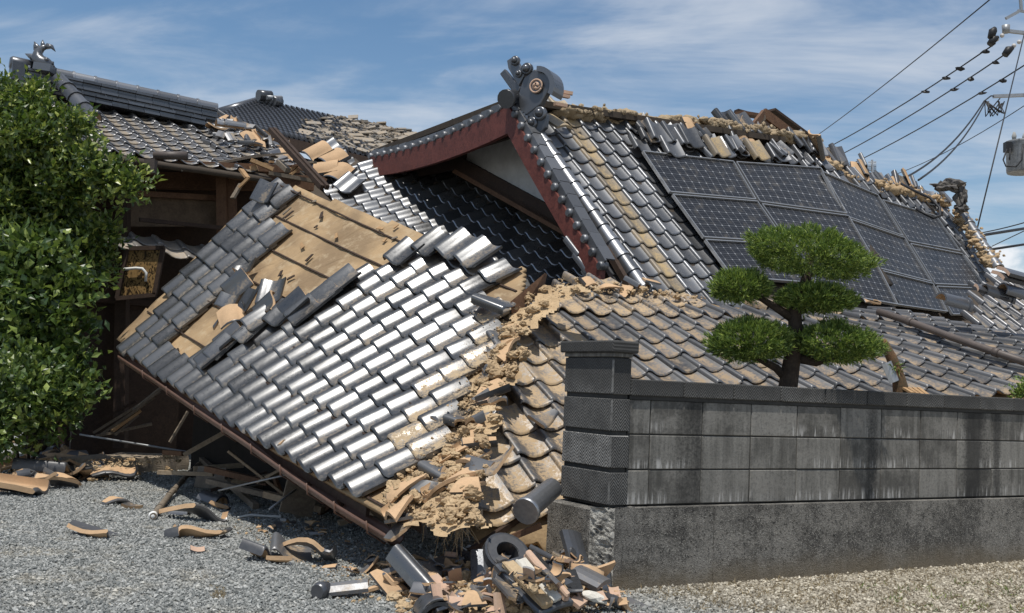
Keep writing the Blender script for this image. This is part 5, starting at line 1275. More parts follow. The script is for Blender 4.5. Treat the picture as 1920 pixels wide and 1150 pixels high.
# tile pieces lying in the seam
GS = 'tile pieces in the clay of the split hip'
sl = 'broken tile piece half buried in the clay along the split hip'
for q in range(38):
    while True:
        x = random.uniform(730, 1000); y = random.uniform(600, 965)
        if pip(x, y, SEAM): break
    X, nn = roof_depth(x, y); ux = nn.cross(Vector((0, 1, .3))).normalized(); vy = nn.cross(ux)
    me = random.choice(SH['B'] + [T_SLAB2]); fl = random.random() < .35
    loose(me, orient(X - nn * .045, ux, vy, nn, random.uniform(0, 6.28), random.uniform(-.22, .22), random.uniform(-.22, .22), fl), 'roof_tile_shard', kind_of(me, fl) + (' in the clay high on the split hip' if y < 720 else ' in the clay halfway down the split hip' if y < 850 else ' in the clay at the low roof corner'), 'tile shard', GS, random.uniform(.55, 1.0))
def spec(k, px, py, me, yaw, tilt, roll_, flip, label, lift=.04, name='broken_roof_tile', s=1.0, cat='roof tile', group=None, i0=0, j0=2):
    return loose(me, on(k, px, py, lift, yaw, tilt, roll_, flip, i0, j0), name, label, cat, group, s)
spec('B', 925, 590, SH['F'][0], .5, -.2, -.3, False, 'dark broken tile tipped over at the top of the split hip', .10)
spec('B', 872, 790, SH['A'][3], 2.2, .1, .3, False, 'dark triangular tile piece on the clay, halfway down the hip', .05)
spec('B', 1020, 800, SH['B'][4], .6, .1, 0, False, 'pointed dusty tile shard lying on the slope left of the pillar', .06)
spec('B', 905, 925, T_B2, .08, -.05, 0, False, 'whole dusty tile sliding off the low corner of the slope', .02)
spec('B', 1000, 590, T_SLAB3, .9, .2, 0, False, 'narrow dusty ridge tile lying at the slope top by the hip board', .07, 'ridge_tile')
spec('B', 835, 870, SH['B'][7], 1.2, .2, .2, True, 'pale tile shard lying flat on the low clay corner', .04)

# ------------------------------------------------------------------ loose tiles on the silver slope
LF = 'loose silver tiles piled on the bare underlay'
ll = 'loose silver tile in the jumble on the bare underlay'
for (x, y, yaw, tilt, rl, fl, v, lf) in ((405, 600, -.6, .1, .2, 0, 8, .02), (425, 560, .5, .4, .2, 0, 1, .06), (450, 530, -.4, .2, .6, 0, 10, .08), (470, 560, .3, .5, -.4, 0, 10, .1), (490, 590, .0, -.2, .2, 0, 10, .06), (515, 545, .9, .5, .2, 0, 10, .12), (440, 585, 1.7, .3, .2, 1, 10, .07), (500, 570, -1.0, .6, .2, 0, 3, .1), (530, 580, .2, .1, .1, 0, 10, .06), (555, 565, -.3, .3, .1, 0, 10, .09), (470, 610, .2, .0, .0, 0, 10, .03), (430, 620, -.2, .1, -.1, 0, 10, .03), (455, 495, .8, .2, 0, 0, 6, .05), (415, 640, .1, .05, .1, 0, 10, .02), (395, 655, -.15, .05, 0, 0, 10, .015)):
    me = T_F if v == 10 else SH['F'][v]; spec('F', x, y + 12, me, yaw * .7, tilt * .55, rl * .7, bool(fl), ll, lf * .6, 'loose_roof_tile', .92, 'roof tile', LF, -5, 5)
spec('F', 645, 528, T_F, -.10, .06, -.05, False, 'dark upright silver tile at the top left of the tile field', .03, 'loose_roof_tile', 1.0, i0=-4, j0=7)
spec('F', 608, 556, T_F, -.1, .06, .0, False, 'dark silver tile tilted at the left of the tile field', .02, 'loose_roof_tile', 1.0, i0=-4, j0=6)
spec('F', 570, 585, T_F, -.1, .06, .05, False, 'dark silver tile lying low at the left of the tile field', .02, 'loose_roof_tile', 1.0, i0=-4, j0=5)
spec('F', 815, 462, T_F, .0, .06, 0, False, 'raised silver tile at the top edge of the tile field, left of two', .05, 'loose_roof_tile', 1.05, i0=-1, j0=10)
spec('F', 862, 468, T_F, -.02, .07, 0, False, 'raised silver tile at the top edge of the tile field, in the middle', .06, 'loose_roof_tile', 1.1, i0=0, j0=10)
spec('F', 898, 482, T_F, -.05, .06, 0, False, 'raised silver tile at the top right corner of the tile field', .05, 'loose_roof_tile', 1.1, i0=1, j0=10)
spec('F', 760, 478, T_F, .05, .05, 0, False, 'lifted silver tile standing clear at the top of the tile field', .04, 'loose_roof_tile', 1.0, i0=-2, j0=9)
spec('F', 500, 365, T_F, .25, .2, .2, False, 'grey tile lying skewed at the top of the left tile patch', .05, 'loose_roof_tile', .9, i0=-9, j0=10)
# splinters and torn bits on the bare underlay
for q in range(16):
    while True:
        x = random.uniform(480, 960); y = random.uniform(345, 520)
        if pip(x, y, DF) and not pip(x, y, FM) and not pip(x, y, FL): break
    M = on('F', x, y, -.06, random.uniform(0, 3), 0, 0, False, -3, 9); mb = MB(); L = random.uniform(.04, .13); mb.add([(0, -.02, 0), (L, -.005, .004), (L * .9, .02, .012), (0, .025, .005), (0, -.02, .012), (L, -.005, .012)], [(0, 1, 2, 3), (4, 5, 2, 3), (0, 1, 5, 4)])
    tag(link('wood_splinter', mb.mesh('wood_splinter', random.choice((M_WOODL, M_WOODG, M_WOODD))), None, M), 'small wood splinter lying on the bare tan underlay', 'splinter', 'splinters on the underlay')
# eave clay bit
spec('F', 530, 838, SH['B'][8], .9, .2, 0, True, 'pale tile chip resting on the eave tiles of the silver slope', .03, 'roof_tile_shard', .5, 'tile shard', None, 4, 0)

# ------------------------------------------------------------------ flipped tiles on the hip roof's left end
for x, y, yaw, t, f, lb_ in ((628, 302, .2, .0, True, 'tan backed upturned tile highest on the hip roof end'), (612, 322, -.5, .1, True, 'tan backed upturned tile left of its neighbours on the hip roof end'), (640, 330, .5, .05, True, 'largest tan upturned tile on the hip roof end'), (598, 290, .1, .1, True, 'tan upturned tile next to the leaning rails'), (618, 287, .1, .2, False, 'dark tile turned on edge behind the tan upturned tiles'), (655, 350, .4, .1, False, 'chipped silver tile below the tan upturned tiles')):
    spec('C', x, y, T_C, yaw, t, 0, f, lb_, .06, 'loose_roof_tile', 1.25, i0=-5, j0=1)
# ------------------------------------------------------------------ loose tiles along the main ridge
GA = 'tiles dislodged above the solar panels'; la = 'dislodged ridge side tile above the solar panels'
for q in range(40):
    x = 1195 + 335 * random.random(); y = 242 + (x - 1195) * .06 + random.uniform(-6, 42)
    me = random.choice([T_A, T_A, T_A, T_F, SH['A'][0], SH['A'][3], SH['B'][1], SH['B'][5]]); 
    spec('A', x, y, me, random.uniform(-.3, .3), random.uniform(-.08, .14), random.uniform(-.2, .2), random.random() < .12, la, random.uniform(.03, .10), 'loose_roof_tile', random.uniform(.85, 1.1), 'roof tile', GA, 7, 5)
for x, y, yaw, lb_ in ((1225, 258, -.1, 'bright raised tile at the left end of the dislodged row'), (1255, 262, .1, 'wide silver tile second in the dislodged row'), (1285, 268, 0, 'silver tile third in the dislodged row above the panels'), (1335, 286, .1, 'tan broken tile hanging over the gap between top panels'), (1410, 292, .1, 'tan tile with dark nose over the second solar panel')):
    spec('A', x, y, T_A if x < 1300 else T_K, yaw, .12, 0, False, lb_, .12, 'loose_roof_tile', 1.15, i0=6, j0=5)
for x, y, lb_ in ((1368, 228, 'grey tile lying beside the broken truss'), (1395, 232, 'bright silver tile lying against the broken truss')):
    loose(T_F, orient(P(x, y, 15.4), un, Vector((-.41, .49, .77)), nA, .2, .1, 0, False), 'loose_roof_tile', lb_, 'roof tile', None, 1.5)
GR = 'tiles dislodged along the sagging right ridge'; lr = 'dislodged tile along the sagging right end of the ridge'
for q in range(46):
    t = random.random(); x = 1520 + 255 * t; y = 280 + 100 * t + random.uniform(-14, 22); X = P(x, y, 16.0 + 2.4 * t)
    loose(random.choice([T_A, T_E, T_A, SH['A'][0], SH['B'][3], SH['B'][6], T_SLAB3]), orient(X, Vector((.77, .63, -.04)), Vector((-.33, .45, .83)), nR, random.uniform(-.5, .5), random.uniform(-.2, .2), random.uniform(-.3, .3), random.random() < .2), 'loose_roof_tile', lr, 'roof tile', GR, random.uniform(.8, 1.15))
for q, (x, y) in enumerate(((1628, 333), (1650, 343), (1668, 352), (1690, 360))):
    loose(T_F, orient(P(x, y, 17.0 + q * .3), Vector((.77, .63, -.04)), Vector((-.33, .45, .83)), nR, .15, 0, .5, False), 'loose_roof_tile', 'bright light grey tile in a row of four on the sagging ridge', 'roof tile', 'four bright ridge tiles', 1.1)
loose(T_F, orient(P(1530, 272, 16.0), Vector((.77, .63, -.04)), Vector((-.33, .45, .83)), nR, .8, .6, .5, False), 'loose_roof_tile', 'tile poking up into the sky right of the broken truss', 'roof tile', None, 1.3)
# black cable loop and antenna
o = MB().tube([P(1690, 345, 17.0), P(1715, 358, 16.6), P(1745, 372, 16.3), P(1762, 390, 16.1), P(1763, 405, 16.0), P(1750, 409, 15.95), P(1732, 400, 16.0), P(1718, 392, 16.1)], .022, 8).build('cable_loop', M_BLK); tag(o, 'black cable looped over the top right solar panel', 'cable')
ant = empty('antenna', P(1636, 335, 18.0), 0, 'small flat mesh antenna standing above the sagging ridge', 'antenna')
MB().beam(P(1637, 335, 18.0), P(1635, 300, 18.0), .03, .03).build('mast', M_ALU, ant)
for q in range(7): MB().tube([P(1629 + q * 2.2, 322, 18.0), P(1629 + q * 2.2, 303, 18.0)], .006, 4).build('mesh_bar', M_GREY, ant)
for q in range(3): MB().tube([P(1628, 304 + q * 8, 18.0), P(1643, 304 + q * 8, 18.0)], .006, 4).build('mesh_bar', M_GREY, ant)
# downpipe lying on the dusty slope, far right ridge pieces
nBv = frame('B', 10, 0)[3]
pp = [S('B', *inv('B', x, y, 8, 1)) + nBv * .045 for x, y in ((1645, 592), (1700, 610), (1780, 640), (1860, 668), (1960, 702))]
pipe = MB().tube(pp, .036, 12).build('downpipe', M_PIPE); tag(pipe, 'long brown downpipe lying across the dusty right slope', 'pipe')
for k in (1, 3): MB().tube([pp[k], pp[k] + (pp[k + 1] - pp[k]).normalized() * .06], .043, 12).build('collar', M_PIPE, pipe)
for x, y, yaw, me, s, lb_ in ((1872, 548, 1.2, T_ROUNDD, 1.1, 'large dark round ridge tile at the right edge of the slope'), (1905, 545, 1.3, T_ROUNDD, 1.1, 'round ridge tile at the far right above the slope'), (1860, 548, 1.0, T_SLAB, 1.4, 'flat dark ridge tile leaning by the far right slope'), (1895, 522, 1.45, T_SLAB, 1.6, 'flat stacked ridge tile against the sky at the right edge'), (1905, 514, 1.45, T_SLAB, 1.6, 'topmost flat ridge tile at the right edge'), (1790, 563, 1.4, T_ROUNDD, 1.2, 'dark ridge tile resting on the top edge of the dusty slope')):
    loose(me, orient(P(x, y, 10.9), Vector((.85, .5, 0)), Vector((-.4, .7, .5)), Vector((.2, -.4, .85)).normalized(), yaw, .05, 0, False), 'ridge_tile', lb_, 'ridge tile', None, s)
GT = 'broken pieces along the dusty slope top'
for q in range(34):
    x = random.choice((random.uniform(1720, 1930), random.uniform(1060, 1260), random.uniform(1600, 1720))); y = (556 if x > 1500 else 545 - (1260 - x) * .06) + random.uniform(-8, 8)
    me = random.choice(SH['A'] + [T_SLAB2, T_SLAB3, T_SLAB]); fl = random.random() < .4
    spec('B', x, y, me, random.uniform(0, 6), random.uniform(-.3, .3), random.uniform(-.4, .4), fl, kind_of(me, fl) + (' on the slope top below the red gable foot' if x < 1300 else ' on the slope top right of the pine' if x < 1720 else ' on the slope top at the far right'), random.uniform(.0, .05), 'roof_tile_shard', random.uniform(.5, .95), 'tile shard', GT, 4, 5)
clod_mesh(160, [(1040, 522), (1120, 528), (1260, 548), (1345, 562), (1240, 558), (1060, 545)], .008, .04, M_CLAY, 'clay_clods', None, lambda x, y: ((lambda ij: (S('B', *ij), frame('B', *ij)[3]))(inv('B', x, y, 1, 5))), .0)
tag(bpy.data.objects['clay_clods.001'], 'clay clods along the top of the dusty slope', 'soil', kind='stuff')
# debris on the old house roof break
GE = 'broken tiles at the old roof edge'
for q in range(28):
    x = random.uniform(385, 545); y = 232 + (x - 385) * .33 + random.uniform(-14, 26)
    me = random.choice([T_E, T_E, SH['B'][0], SH['B'][3], SH['B'][6], T_SLAB3]); fl = random.random() < .3
    spec('E', x, y, me, random.uniform(-1.2, 1.2), random.uniform(-.3, .5), random.uniform(-.4, .4), fl, kind_of(me, fl) + (' below the old ridge end' if x < 450 else ' at the torn right corner of the old roof'), random.uniform(.02, .12), 'roof_tile_shard', random.uniform(.7, 1.1), 'tile shard', GE, 5, 4)
for x, y, lb_ in ((425, 232, 'pair of grey ridge tiles fallen off the old ridge end, left one'), (440, 233, 'pair of grey ridge tiles fallen off the old ridge end, right one')):
    loose(T_ROUND, orient(P(x, y, 14.8), Vector((-.5, .8, 0)), Vector((.82, .57, 0)), Vector((0, 0, 1)), .1, 0, 0, False), 'ridge_tile', lb_, 'ridge tile', None, 1.0)

# ------------------------------------------------------------------ rubble on the ground
def mound(X):
    a = G(1010, 1100); b = G(1085, 1060); c = G(850, 1080)
    def g(p, s, h): d2 = (X.x - p.x) ** 2 + (X.y - p.y) ** 2; return h * math.exp(-d2 / (2 * s * s))
    return g(a, .24, .17) + g(b, .18, .20) + g(c, .28, .07) + g(G(930, 1130), .26, .08)
HEAP = [(700, 1060), (800, 1040), (880, 1035), (900, 1010), (960, 990), (1050, 1000), (1105, 1030), (1115, 1075), (1150, 1105), (1190, 1150), (760, 1165), (730, 1120), (690, 1090)]
def hp(x, y):
    X = G(x, y)
    for _ in range(3): X = G(x, y, mound(X))
    return X, Vector((0, 0, 1))
mb = MB(); c0 = G(960, 1090); n = 52
for b in range(n + 1):
    for a in range(n + 1):
        X = Vector((c0.x - 1.1 + 2.0 * a / n, c0.y - 1.0 + 2.0 * b / n, 0)); X.z = mound(X) - .022 + .018 * noise.noise(X * 9) + .014 * noise.noise(X * 26); mb.v.append(tuple(X))
for b in range(n):
    for a in range(n):
        q = b * (n + 1) + a
        if max(mb.v[q][2], mb.v[q + n + 2][2]) > -.002: mb.f.append((q, q + 1, q + n + 2, q + n + 1)); mb.m.append(0); mb.sm.append(False)
o = mb.build('rubble_soil', M_CLAY); tag(o, 'tan clay mound under the tile rubble at the wall corner', 'soil', kind='stuff')
clod_mesh(1500, HEAP, .004, .035, M_CLAY, 'rubble_clods', None, hp, .0); tag(bpy.data.objects['rubble_clods'], 'clay clods strewn over the rubble heap', 'soil', kind='stuff')
clod_mesh(700, [(440, 960), (560, 960), (660, 1010), (740, 1040), (760, 1130), (640, 1130), (600, 1080), (440, 1000)], .003, .014, M_CLAY, 'gravel_clods', None, lambda x, y: (G(x, y, .01), Vector((0, 0, 1))), 0); tag(bpy.data.objects['gravel_clods'], 'small clay crumbs strewn over the gravel before the heap', 'soil', kind='stuff')
clod_mesh(700, [(0, 830), (150, 800), (350, 850), (360, 885), (250, 900), (120, 905), (0, 925)], .006, .04, M_CLAY, 'left_debris_clods', None, lambda x, y: (G(x, y, .02), Vector((0, 0, 1))), 0); tag(bpy.data.objects['left_debris_clods'], 'clay crumbs among the tile debris at the left', 'soil', kind='stuff')
M_HEAP = glaze('dusty_broken_glaze', dust=.34, base=(.13, .13, .135), rough=.4, trough=.1, metal=.4, dustcol=(.40, .30, .18))
for _m in (T_SLAB2,): _m.materials[0] = M_HEAP
T_SL4 = slab_mesh('flat_ridge_tile_dusty', (M_HEAP, M_PINK)); T_SL5 = slab_mesh('flat_ridge_tile_core', (M_PINK, M_BODY), .17, .1, .03, .005)
T_HP = tile_mesh('tile_rubble', (M_HEAP, M_BODY)); SH['H'] = [shard_mesh('shard_rubble', T_HP, c, q + 60) for q, c in enumerate(CUTS)]
RP = [T_SL4] * 10 + [T_SL5] * 8 + SH['H'] + SH['H'][4:] + SH['B'] + SH['F'][5:7] + [T_SLAB] * 9 + [T_SLAB2] * 10 + [T_HALF] * 3 + [T_SLAB3] * 3
def flat(X, yaw, tx=0, ty=0, flip=False): return orient(X, Vector((1, 0, 0)), Vector((0, 1, 0)), Vector((0, 0, 1)), yaw, tx, ty, flip)
def scatter(n, poly, me_l, label, group, posf, tilt, smin=.6, smax=1.0, zl=.02, name='roof_tile_shard', cat='tile shard', pf=.4, zones=None, stuff=None):
    xs = [p[0] for p in poly]; ys = [p[1] for p in poly]; c = 0; acc = MB(); ms = []
    while c < n:
        x = random.uniform(min(xs), max(xs)); y = random.uniform(min(ys), max(ys))
        if not pip(x, y, poly): continue
        X, _ = posf(x, y); me = random.choice(me_l); fl = random.random() < pf; s_ = random.uniform(smin, smax)
        Mt = flat(X + Vector((0, 0, zl + random.uniform(0, .03))), random.uniform(0, 6.28), random.gauss(0, tilt), random.gauss(0, tilt), fl)
        c += 1
        if stuff:
            W = Mt @ Matrix.Diagonal((s_, s_, s_, 1)) @ Matrix.Translation(-centre(me)); b = len(acc.v); acc.v += [tuple(W @ v.co) for v in me.vertices]
            for p_ in me.polygons:
                mm = me.materials[p_.material_index]
                if mm not in ms: ms.append(mm)
                acc.f.append(tuple(b + i for i in p_.vertices)); acc.m.append(ms.index(mm)); acc.sm.append(False)
            continue
        zn = [z for z, f in (zones or ((label, None),)) if f is None or f(x, y)][0]
        loose(me, Mt, name, kind_of(me, fl) + ' ' + zn, cat, group, s_)
    if stuff: tag(acc.build(stuff, ms), label, cat, kind='stuff')
CORE = [(890, 1035), (960, 1000), (1050, 1005), (1105, 1040), (1120, 1085), (1180, 1150), (800, 1165), (760, 1120), (830, 1070)]
HZ = (('against the pillar base in the rubble heap', lambda x, y: y < 1050 and x > 1000), ('at the top left of the rubble heap', lambda x, y: y < 1065), ('at the right foot of the rubble heap', lambda x, y: x > 1060), ('at the front of the rubble heap', lambda x, y: y > 1110), ('in the middle of the rubble heap', None))
scatter(130, CORE, RP, 'small tile fragments filling the rubble heap', None, hp, .5, .18, .45, .03, name='rubble_fragments', cat='tile fragments', stuff='rubble_fragments')
scatter(105, CORE, RP, '', 'tile pieces in the rubble heap', hp, .5, .38, .72, .045, zones=HZ)
scatter(26, [(690, 1060), (830, 1045), (830, 1100), (780, 1140), (690, 1100)], SH['B'] + SH['H'] + [T_SLAB2], 'in the clay left of the rubble heap', 'tile fragments left of the heap', hp, .3, .35, .7, .015)
gp0 = lambda x, y: (G(x, y, .015), None)
scatter(26, [(460, 985), (560, 965), (640, 1010), (700, 1050), (690, 1090), (600, 1060), (500, 1010)], SH['B'] + SH['H'], 'small tile chips scattered on the gravel under the fallen eave', None, gp0, .2, .15, .4, .0, stuff='tile_chips')
scatter(48, [(0, 860), (60, 850), (150, 845), (160, 862), (240, 888), (130, 900), (0, 922)], SH['B'] + SH['H'] + [T_SLAB, T_SLAB3, T_B], '', 'tiles in the left debris row', lambda x, y: (G(x, y, .05), None), .3, .7, 1.5, .02, pf=.55, zones=(('at the left end of the debris row', lambda x, y: x < 80), ('in the middle of the left debris row', lambda x, y: x < 160), ('in the debris row by the step stone', None)))
def one(px, py, me, yaw, tx, ty, fl, label, s=1.0, z=.03, name='broken_roof_tile', cat='roof tile'): return loose(me, flat(G(px, py, z), yaw, tx, ty, fl), name, label, cat, None, s)
one(130, 870, T_B, .9, .1, -.1, True, 'large tan upturned tile amid the left debris', 1.9, .08); one(90, 875, T_B, 1.6, .05, .1, False, 'grey whole tile lying on the left debris pile', 1.7, .14); one(215, 888, SH['H'][1], .3, .1, -.3, True, 'tan curved tile half at the right end of the left debris', 2.0, .07)
one(40, 915, SH['H'][0], 1.6, .1, -.2, True, 'tan tile with black underside at the left frame edge', 2.0, .06); one(155, 885, SH['B'][2], .5, .2, -.2, True, 'tan tile piece with dark edge in front of the left debris', 1.8, .05)
one(222, 942, SH['H'][4], 1.0, .05, .1, True, 'pale orange tile shard alone on the gravel', 1.3, .02); one(245, 948, SH['B'][9], .2, .1, .1, False, 'grey dusty shard beside the pale orange one', 1.0, .03)
one(190, 1000, SH['H'][2], 1.55, .25, .2, False, 'dark curved tile piece alone on the open gravel', 1.15, .03); one(385, 965, SH['H'][5], .6, -.2, .2, True, 'tan jagged tile piece beside the pole end', 1.5, .05); one(340, 958, T_HALF, 1.5, 0, .2, False, 'dark round tile piece next to the pole end', 1.0, .03)
one(345, 1000, SH['H'][8], .4, .2, .2, False, 'curved dark shard left of the pair on the gravel', 1.1, .02); one(372, 998, SH['B'][7], 1.2, -.3, .2, False, 'upright grey shard of the pair on the gravel', 1.1, .04); one(370, 1030, T_SLAB2, .3, .1, .1, True, 'small pinkish tile chip in front of the pair', .8, .02)
one(495, 1035, SH['H'][1], 1.2, .2, .3, False, 'shiny tile piece at the left of the tile cluster on the gravel', 1.0, .05); one(545, 1030, T_B, .2, .2, .3, False, 'dusty whole tile in the middle of the tile cluster', .9, .06); one(595, 1030, SH['H'][3], .1, -.3, .2, True, 'tan broken tile at the right of the tile cluster', 1.2, .09); one(525, 1048, SH['H'][9], 1.5, .1, .1, False, 'flat dark tile end in front of the tile cluster', 1.0, .03)
# round-nosed eave tile in the foreground
en = empty('round_nosed_eave_tile', G(630, 1110), 0, 'dark eave tile with a round end knob lying in the foreground', 'roof tile')
M = flat(G(645, 1106, .04), -1.5, .14, .12); T_EB = slab_mesh('eave_tile_body', (M_HEAP, M_BODY), .26, .11, .02, .035); link('tile_body', T_EB, en, M @ Matrix.Translation(-centre(T_EB)))
MB().tube([G(612, 1105, .04), G(600, 1108, .04), G(594, 1110, .04)], [.04, .048, .036], 14).build('round_end', M_DARK, en)
# special heap pieces
one(805, 1085, SH['F'][3], .8, .5, .2, False, 'large shiny curved tile at the left of the heap', 1.5, .10)
big = empty('ridge_block', hp(990, 1090)[0], 0, 'large broken ridge block with clay and white mortar on the heap', 'ridge block')
_ly = Vector((-.56, .58, .46)).normalized(); _lz = Vector((.22, -.5, .84)); _lx = _ly.cross(_lz).normalized(); _lz = _lx.cross(_ly)
Mx = orient(hp(1000, 1132)[0] + Vector((0, -.02, .11)), _lx, _ly, _lz, 0, 0, 0, False)
def lbx(x0, x1, y0, y1, z0, z1, nm, m):
    mb = MB(); mb.bevbox(x0, x1, y0, y1, z0, z1, .008); bm = bmesh.new(); me = mb.mesh(nm, m); bm.from_mesh(me); bmesh.ops.subdivide_edges(bm, edges=bm.edges[:], cuts=3, use_grid_fill=True)
    for v in bm.verts: v.co += Vector((noise.noise(v.co * 30), noise.noise(v.co * 30 + Vector((5, 0, 0))), noise.noise(v.co * 30 + Vector((0, 9, 0))))) * .012
    bm.to_mesh(me); bm.free(); link(nm, me, big, Mx)
Mx = Mx @ Matrix.Diagonal((.82, .82, .9, 1))
lbx(-.14, .14, -.23, .23, -.035, 0, 'tile_base', M_DARK); lbx(-.12, -.03, -.22, .19, 0, .04, 'clay_core', M_CLAY); lbx(-.025, .055, -.2, .18, 0, .035, 'mortar_core', M_PLAST); lbx(.06, .10, -.22, .20, 0, .06, 'core_edge', M_PINK)
ring = empty('round_ridge_end', hp(955, 1040)[0], 0, 'dark round ridge end tile with a hole lying on the heap', 'ridge tile')
c = P(952, 1036, 5.98); fdv = Vector((.32, -.62, .70)).normalized(); rx = fdv.cross(Vector((0, 0, 1))).normalized(); rz = rx.cross(fdv)
def ringm(r0, r1, y0, y1, nm, m):
    mb = MB(); n = 24; V = []
    for k in range(n):
        a = 2 * PI * k / n; e = rx * math.cos(a) + rz * math.sin(a)
        V += [c + e * r0 + fdv * y1, c + e * r1 + fdv * y1, c + e * r1 * 1.02 + fdv * y0, c + e * r0 + fdv * y0]
    F = []
    for k in range(n):
        b, d_ = 4 * k, 4 * ((k + 1) % n)
        for e in range(4): F.append((b + e, d_ + e, d_ + (e + 1) % 4, b + (e + 1) % 4))
    mb.add(V, F); mb.build(nm, m, ring)
ringm(.065, .135, -.10, .0, 'collar', M_DARK); ringm(.068, .118, .0, .006, 'mortar_ring', M_HEAP); mb = MB(); mb.tube([c - fdv * .1, c - fdv * .105], .12, 20); mb.build('back_plate', M_BLK, ring)
tb_ = [P(1000, 985, 6.05), P(1005, 975, 6.1), P(1040, 915, 6.6)]
rt = empty('round_tile_pipe', tb_[0], 0, 'shiny round ridge tile leaning against the pillar base', 'ridge tile')
MB().tube([P(985, 960, 6.05), P(990, 955, 6.08), P(991, 953, 6.09), P(1036, 915, 6.35)], [.078, .078, .066, .062], 16).build('tube', M_TUBE, rt)
for x, y, yw, tx, ty, me, s, z, lb_ in ((1080, 1040, .4, .9, .3, T_SLAB, 1.2, .2, 'tan cored ridge slab leaning on the pillar base, upper right of heap'), (1040, 1075, .1, .2, .3, T_F, .9, .2, 'shiny silver tile on the right shoulder of the heap'), (1105, 1085, 1.0, .3, -.2, T_SLAB2, 1.3, .14, 'dark short slab beside the chipped pillar corner'), (1130, 1090, .2, 1.2, .3, T_HALF, 1.0, .08, 'white rimmed round piece at the foot of the wall corner'), (880, 1045, .6, .2, .3, T_ROUNDD, .7, .13, 'dark domed tile at the top left of the heap'), (905, 1075, .1, .9, .1, T_SLAB, 1.1, .12, 'dark square slab standing in the heap middle'), (820, 1140, .3, .1, .2, T_HALF, 1.3, .04, 'arched tile lying open at the front of the heap'), (1170, 1135, .8, .2, .2, SH['H'][6], 1.1, .03, 'black edged shard at the right foot of the heap'), (930, 1020, .7, .5, .4, T_ROUNDD, .8, .16, 'dark rounded tile behind the holed ridge end')):
    one(x, y, me, yw, tx, ty, False, lb_, s, z)
mb = MB(); mb.blob((0, 0, 0), .07, 2, .35, 3, sq=(1.3, .6, .3)); tag(link('mortar_scrap', mb.mesh('mortar_scrap', M_PLAST), None, flat(G(1115, 1120, .09), .5, .4, .3)), 'pale mortar scrap at the right foot of the heap', 'mortar')
# timber leaning below the corner
for a, b, m, lb_ in (((880, 1035, 6.4), (1000, 955, 6.9), M_WOODD, 'dark batten slanting from the heap up under the low corner'), ((905, 1030, 6.2), (1015, 985, 6.2), M_WOODB, 'brown batten lying across the back of the heap')):
    mb = MB(); mb.beam(P(*a), P(*b), .03, .035); tag(mb.build('batten', m), lb_, 'timber')
# ------------------------------------------------------------------ left ground things
sg = empty('step_stone', G(260, 885), 0, 'rough rectangular step stone behind the left debris', 'stone')
mb = MB(); a, b = G(158, 893), G(352, 882); dd = (b - a).normalized(); nn = Vector((-dd.y, dd.x, 0))
mb.add([a, b, b + nn * .55, a + nn * .55] + [v + Vector((0, 0, .17)) for v in (a, b, b + nn * .55, a + nn * .55)], [(3, 2, 1, 0), (4, 5, 6, 7), (0, 1, 5, 4), (1, 2, 6, 5), (2, 3, 7, 6), (3, 0, 4, 7)])
me = mb.mesh('slab', M_STONE); bm = bmesh.new(); bm.from_mesh(me); bmesh.ops.subdivide_edges(bm, edges=bm.edges[:], cuts=7, use_grid_fill=True)
for v in bm.verts: v.co += Vector((noise.noise(v.co * 6), noise.noise(v.co * 6 + Vector((4, 0, 0))), noise.noise(v.co * 7 + Vector((0, 4, 0))))) * .03
bm.to_mesh(me); bm.free(); link('slab', me, sg)
clod_mesh(220, [(165, 862), (345, 852), (340, 868), (175, 878)], .006, .03, M_CLAY, 'stone_clods', None, lambda x, y: (G(x, y, .19), Vector((0, 0, 1))), 0); tag(bpy.data.objects['stone_clods'], 'clay crumbs lying on the step stone', 'soil', kind='stuff')
bp_ = [G(287, 968, .03), G(318, 928, .05), G(345, 898, .1), G(380, 865, .2)]
bam = empty('bamboo_pole', bp_[0], 0, 'jointed bamboo pole lying with its white end on the gravel', 'pole')
MB().tube(bp_, .026, 10).build('cane', M_WOODG, bam)
for t in (.12, .32, .42, .62, .78, .92):
    k = t * 3; q = int(k); p = bp_[q].lerp(bp_[q + 1], k - q); dv = (bp_[q + 1] - bp_[q]).normalized(); MB().tube([p - dv * .008, p + dv * .008], .032, 10).build('node_ring', M_WOODG, bam)
mb = MB(); mb.blob(G(287, 967, .03), .036, 2, .1, smooth=True); mb.build('end_cap', M_WHITE, bam)
mb = MB(); mb.beam(G(378, 862, .22), G(480, 950, .03), .05, .05); tag(mb.build('leaning_post', M_WOODG), 'grey square post lying down to the gravel beside the bamboo', 'timber')
GP = 'planks heaped in the dark under the eave'
for q, (a, b, wd, m) in enumerate((((175, 812, .1), (300, 735, .35), .05, M_WOODG), ((190, 815, .1), (290, 745, .3), .03, M_WOODG), ((180, 818, .08), (285, 795, .15), .12, M_WOODG), ((210, 808, .1), (262, 770, .3), .09, M_WOODL), ((215, 815, .1), (258, 778, .28), .05, M_WOODG), ((130, 822, .1), (255, 752, .5), .03, M_WOODD), ((250, 770, .3), (302, 728, .6), .06, M_WOODG), ((318, 830, .1), (352, 772, .5), .02, M_WOODG), ((395, 920, .05), (520, 880, .2), .03, M_WOODD), ((420, 915, .03), (560, 900, .1), .05, M_WOODD))):
    A = G(a[0], a[1], a[2]); d_ = min(A.y, 12.3); mb = MB(); mb.beam(P(a[0], a[1], d_), P(b[0], b[1], d_ + .2), wd, .03); tag(mb.build('plank', m), 'loose plank lying in the dark under the fallen eave', 'plank', GP)
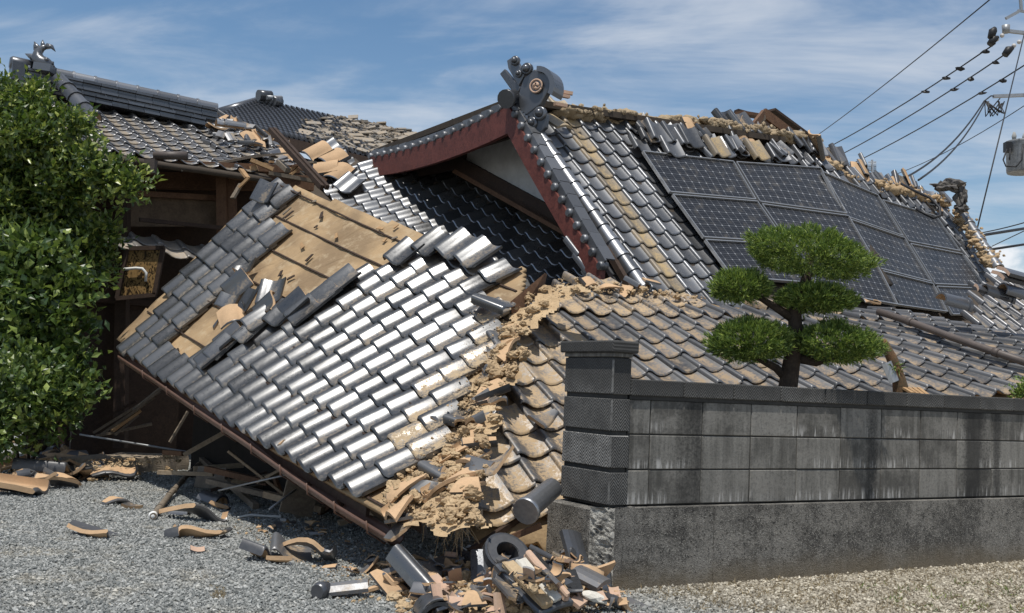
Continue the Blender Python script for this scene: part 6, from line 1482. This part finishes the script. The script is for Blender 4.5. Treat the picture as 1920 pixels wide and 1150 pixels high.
for q, (a, b, lb_) in enumerate((((150, 815, 12.2), (352, 848, 11.8), 'long pale rod lying over the left debris'), ((410, 920, 8.9), (548, 888, 8.2), 'taut grey cable from the post to the eave underside'), ((505, 955, 7.9), (555, 918, 8.2), 'short pale cable under the fallen eave'))):
    mb = MB(); mb.tube([P(*a), P(*b)], .012 if q == 0 else .008, 6); tag(mb.build('cable', M_GREY), lb_, 'cable')
mb = MB(); mb.tube([G(445, 970, .02), G(470, 966, .03), G(500, 968, .02), G(528, 970, .02)], [.004, .012, .008, .018], 5); tag(mb.build('white_strip', M_WHITE), 'crumpled white strip on the gravel under the eave', 'strip')
one(275, 798, SH['H'][4], .6, .5, .2, True, 'tan jagged shard standing on the planks under the eave', 1.3, .25)
# broken curved pieces by the bamboo
one(400, 935, T_HALF, 1.2, .2, .3, False, 'dark curved gutter like tile behind the bamboo pole', 1.3, .05); one(420, 950, SH['H'][8], 1.5, .1, .2, False, 'thin dark tile edge right of the bamboo pole', 1.3, .03)
# dry weeds along the wall foot
def weeds(n, poly, L, W, m, label, name):
    C = []; xs = [p[0] for p in poly]; ys = [p[1] for p in poly]
    while len(C) < n:
        x = random.uniform(min(xs), max(xs)); y = random.uniform(min(ys), max(ys))
        if pip(x, y, poly) and noise.noise(Vector((x * .02, y * .05, 0))) > -.1: C.append(list(G(x, y)))
    C = np.array(C); N = RNG.normal(0, .8, (n, 3)); N[:, 2] = np.abs(N[:, 2]) * .6 + .15
    o = leaves(name, C, N, RNG.uniform(.5, 1.2, n) * L, RNG.uniform(.5, 1.2, n) * W, m, None); tag(o, label, 'grass', kind='stuff')
M_DRY = leaf_mat('dry_grass', (.12, .09, .05), (.24, .18, .10), (.36, .29, .17), .8, .1)
weeds(2600, [(1190, 1110), (1920, 1052), (1920, 1150), (1300, 1150)], .05, .0022, M_DRY, 'dry grass litter along the foot of the block wall', 'dry_grass')
weeds(240, [(1600, 1100), (1920, 1090), (1920, 1150), (1700, 1150)], .05, .003, M_PINE, 'sparse green weeds in the gravel at right', 'green_weeds')
weeds(300, [(370, 1095), (420, 1105), (420, 1125), (380, 1125)], .03, .0016, M_DRY, 'dry grass tuft in the left gravel', 'dry_tuft')
# the name tables of copies made above are complete
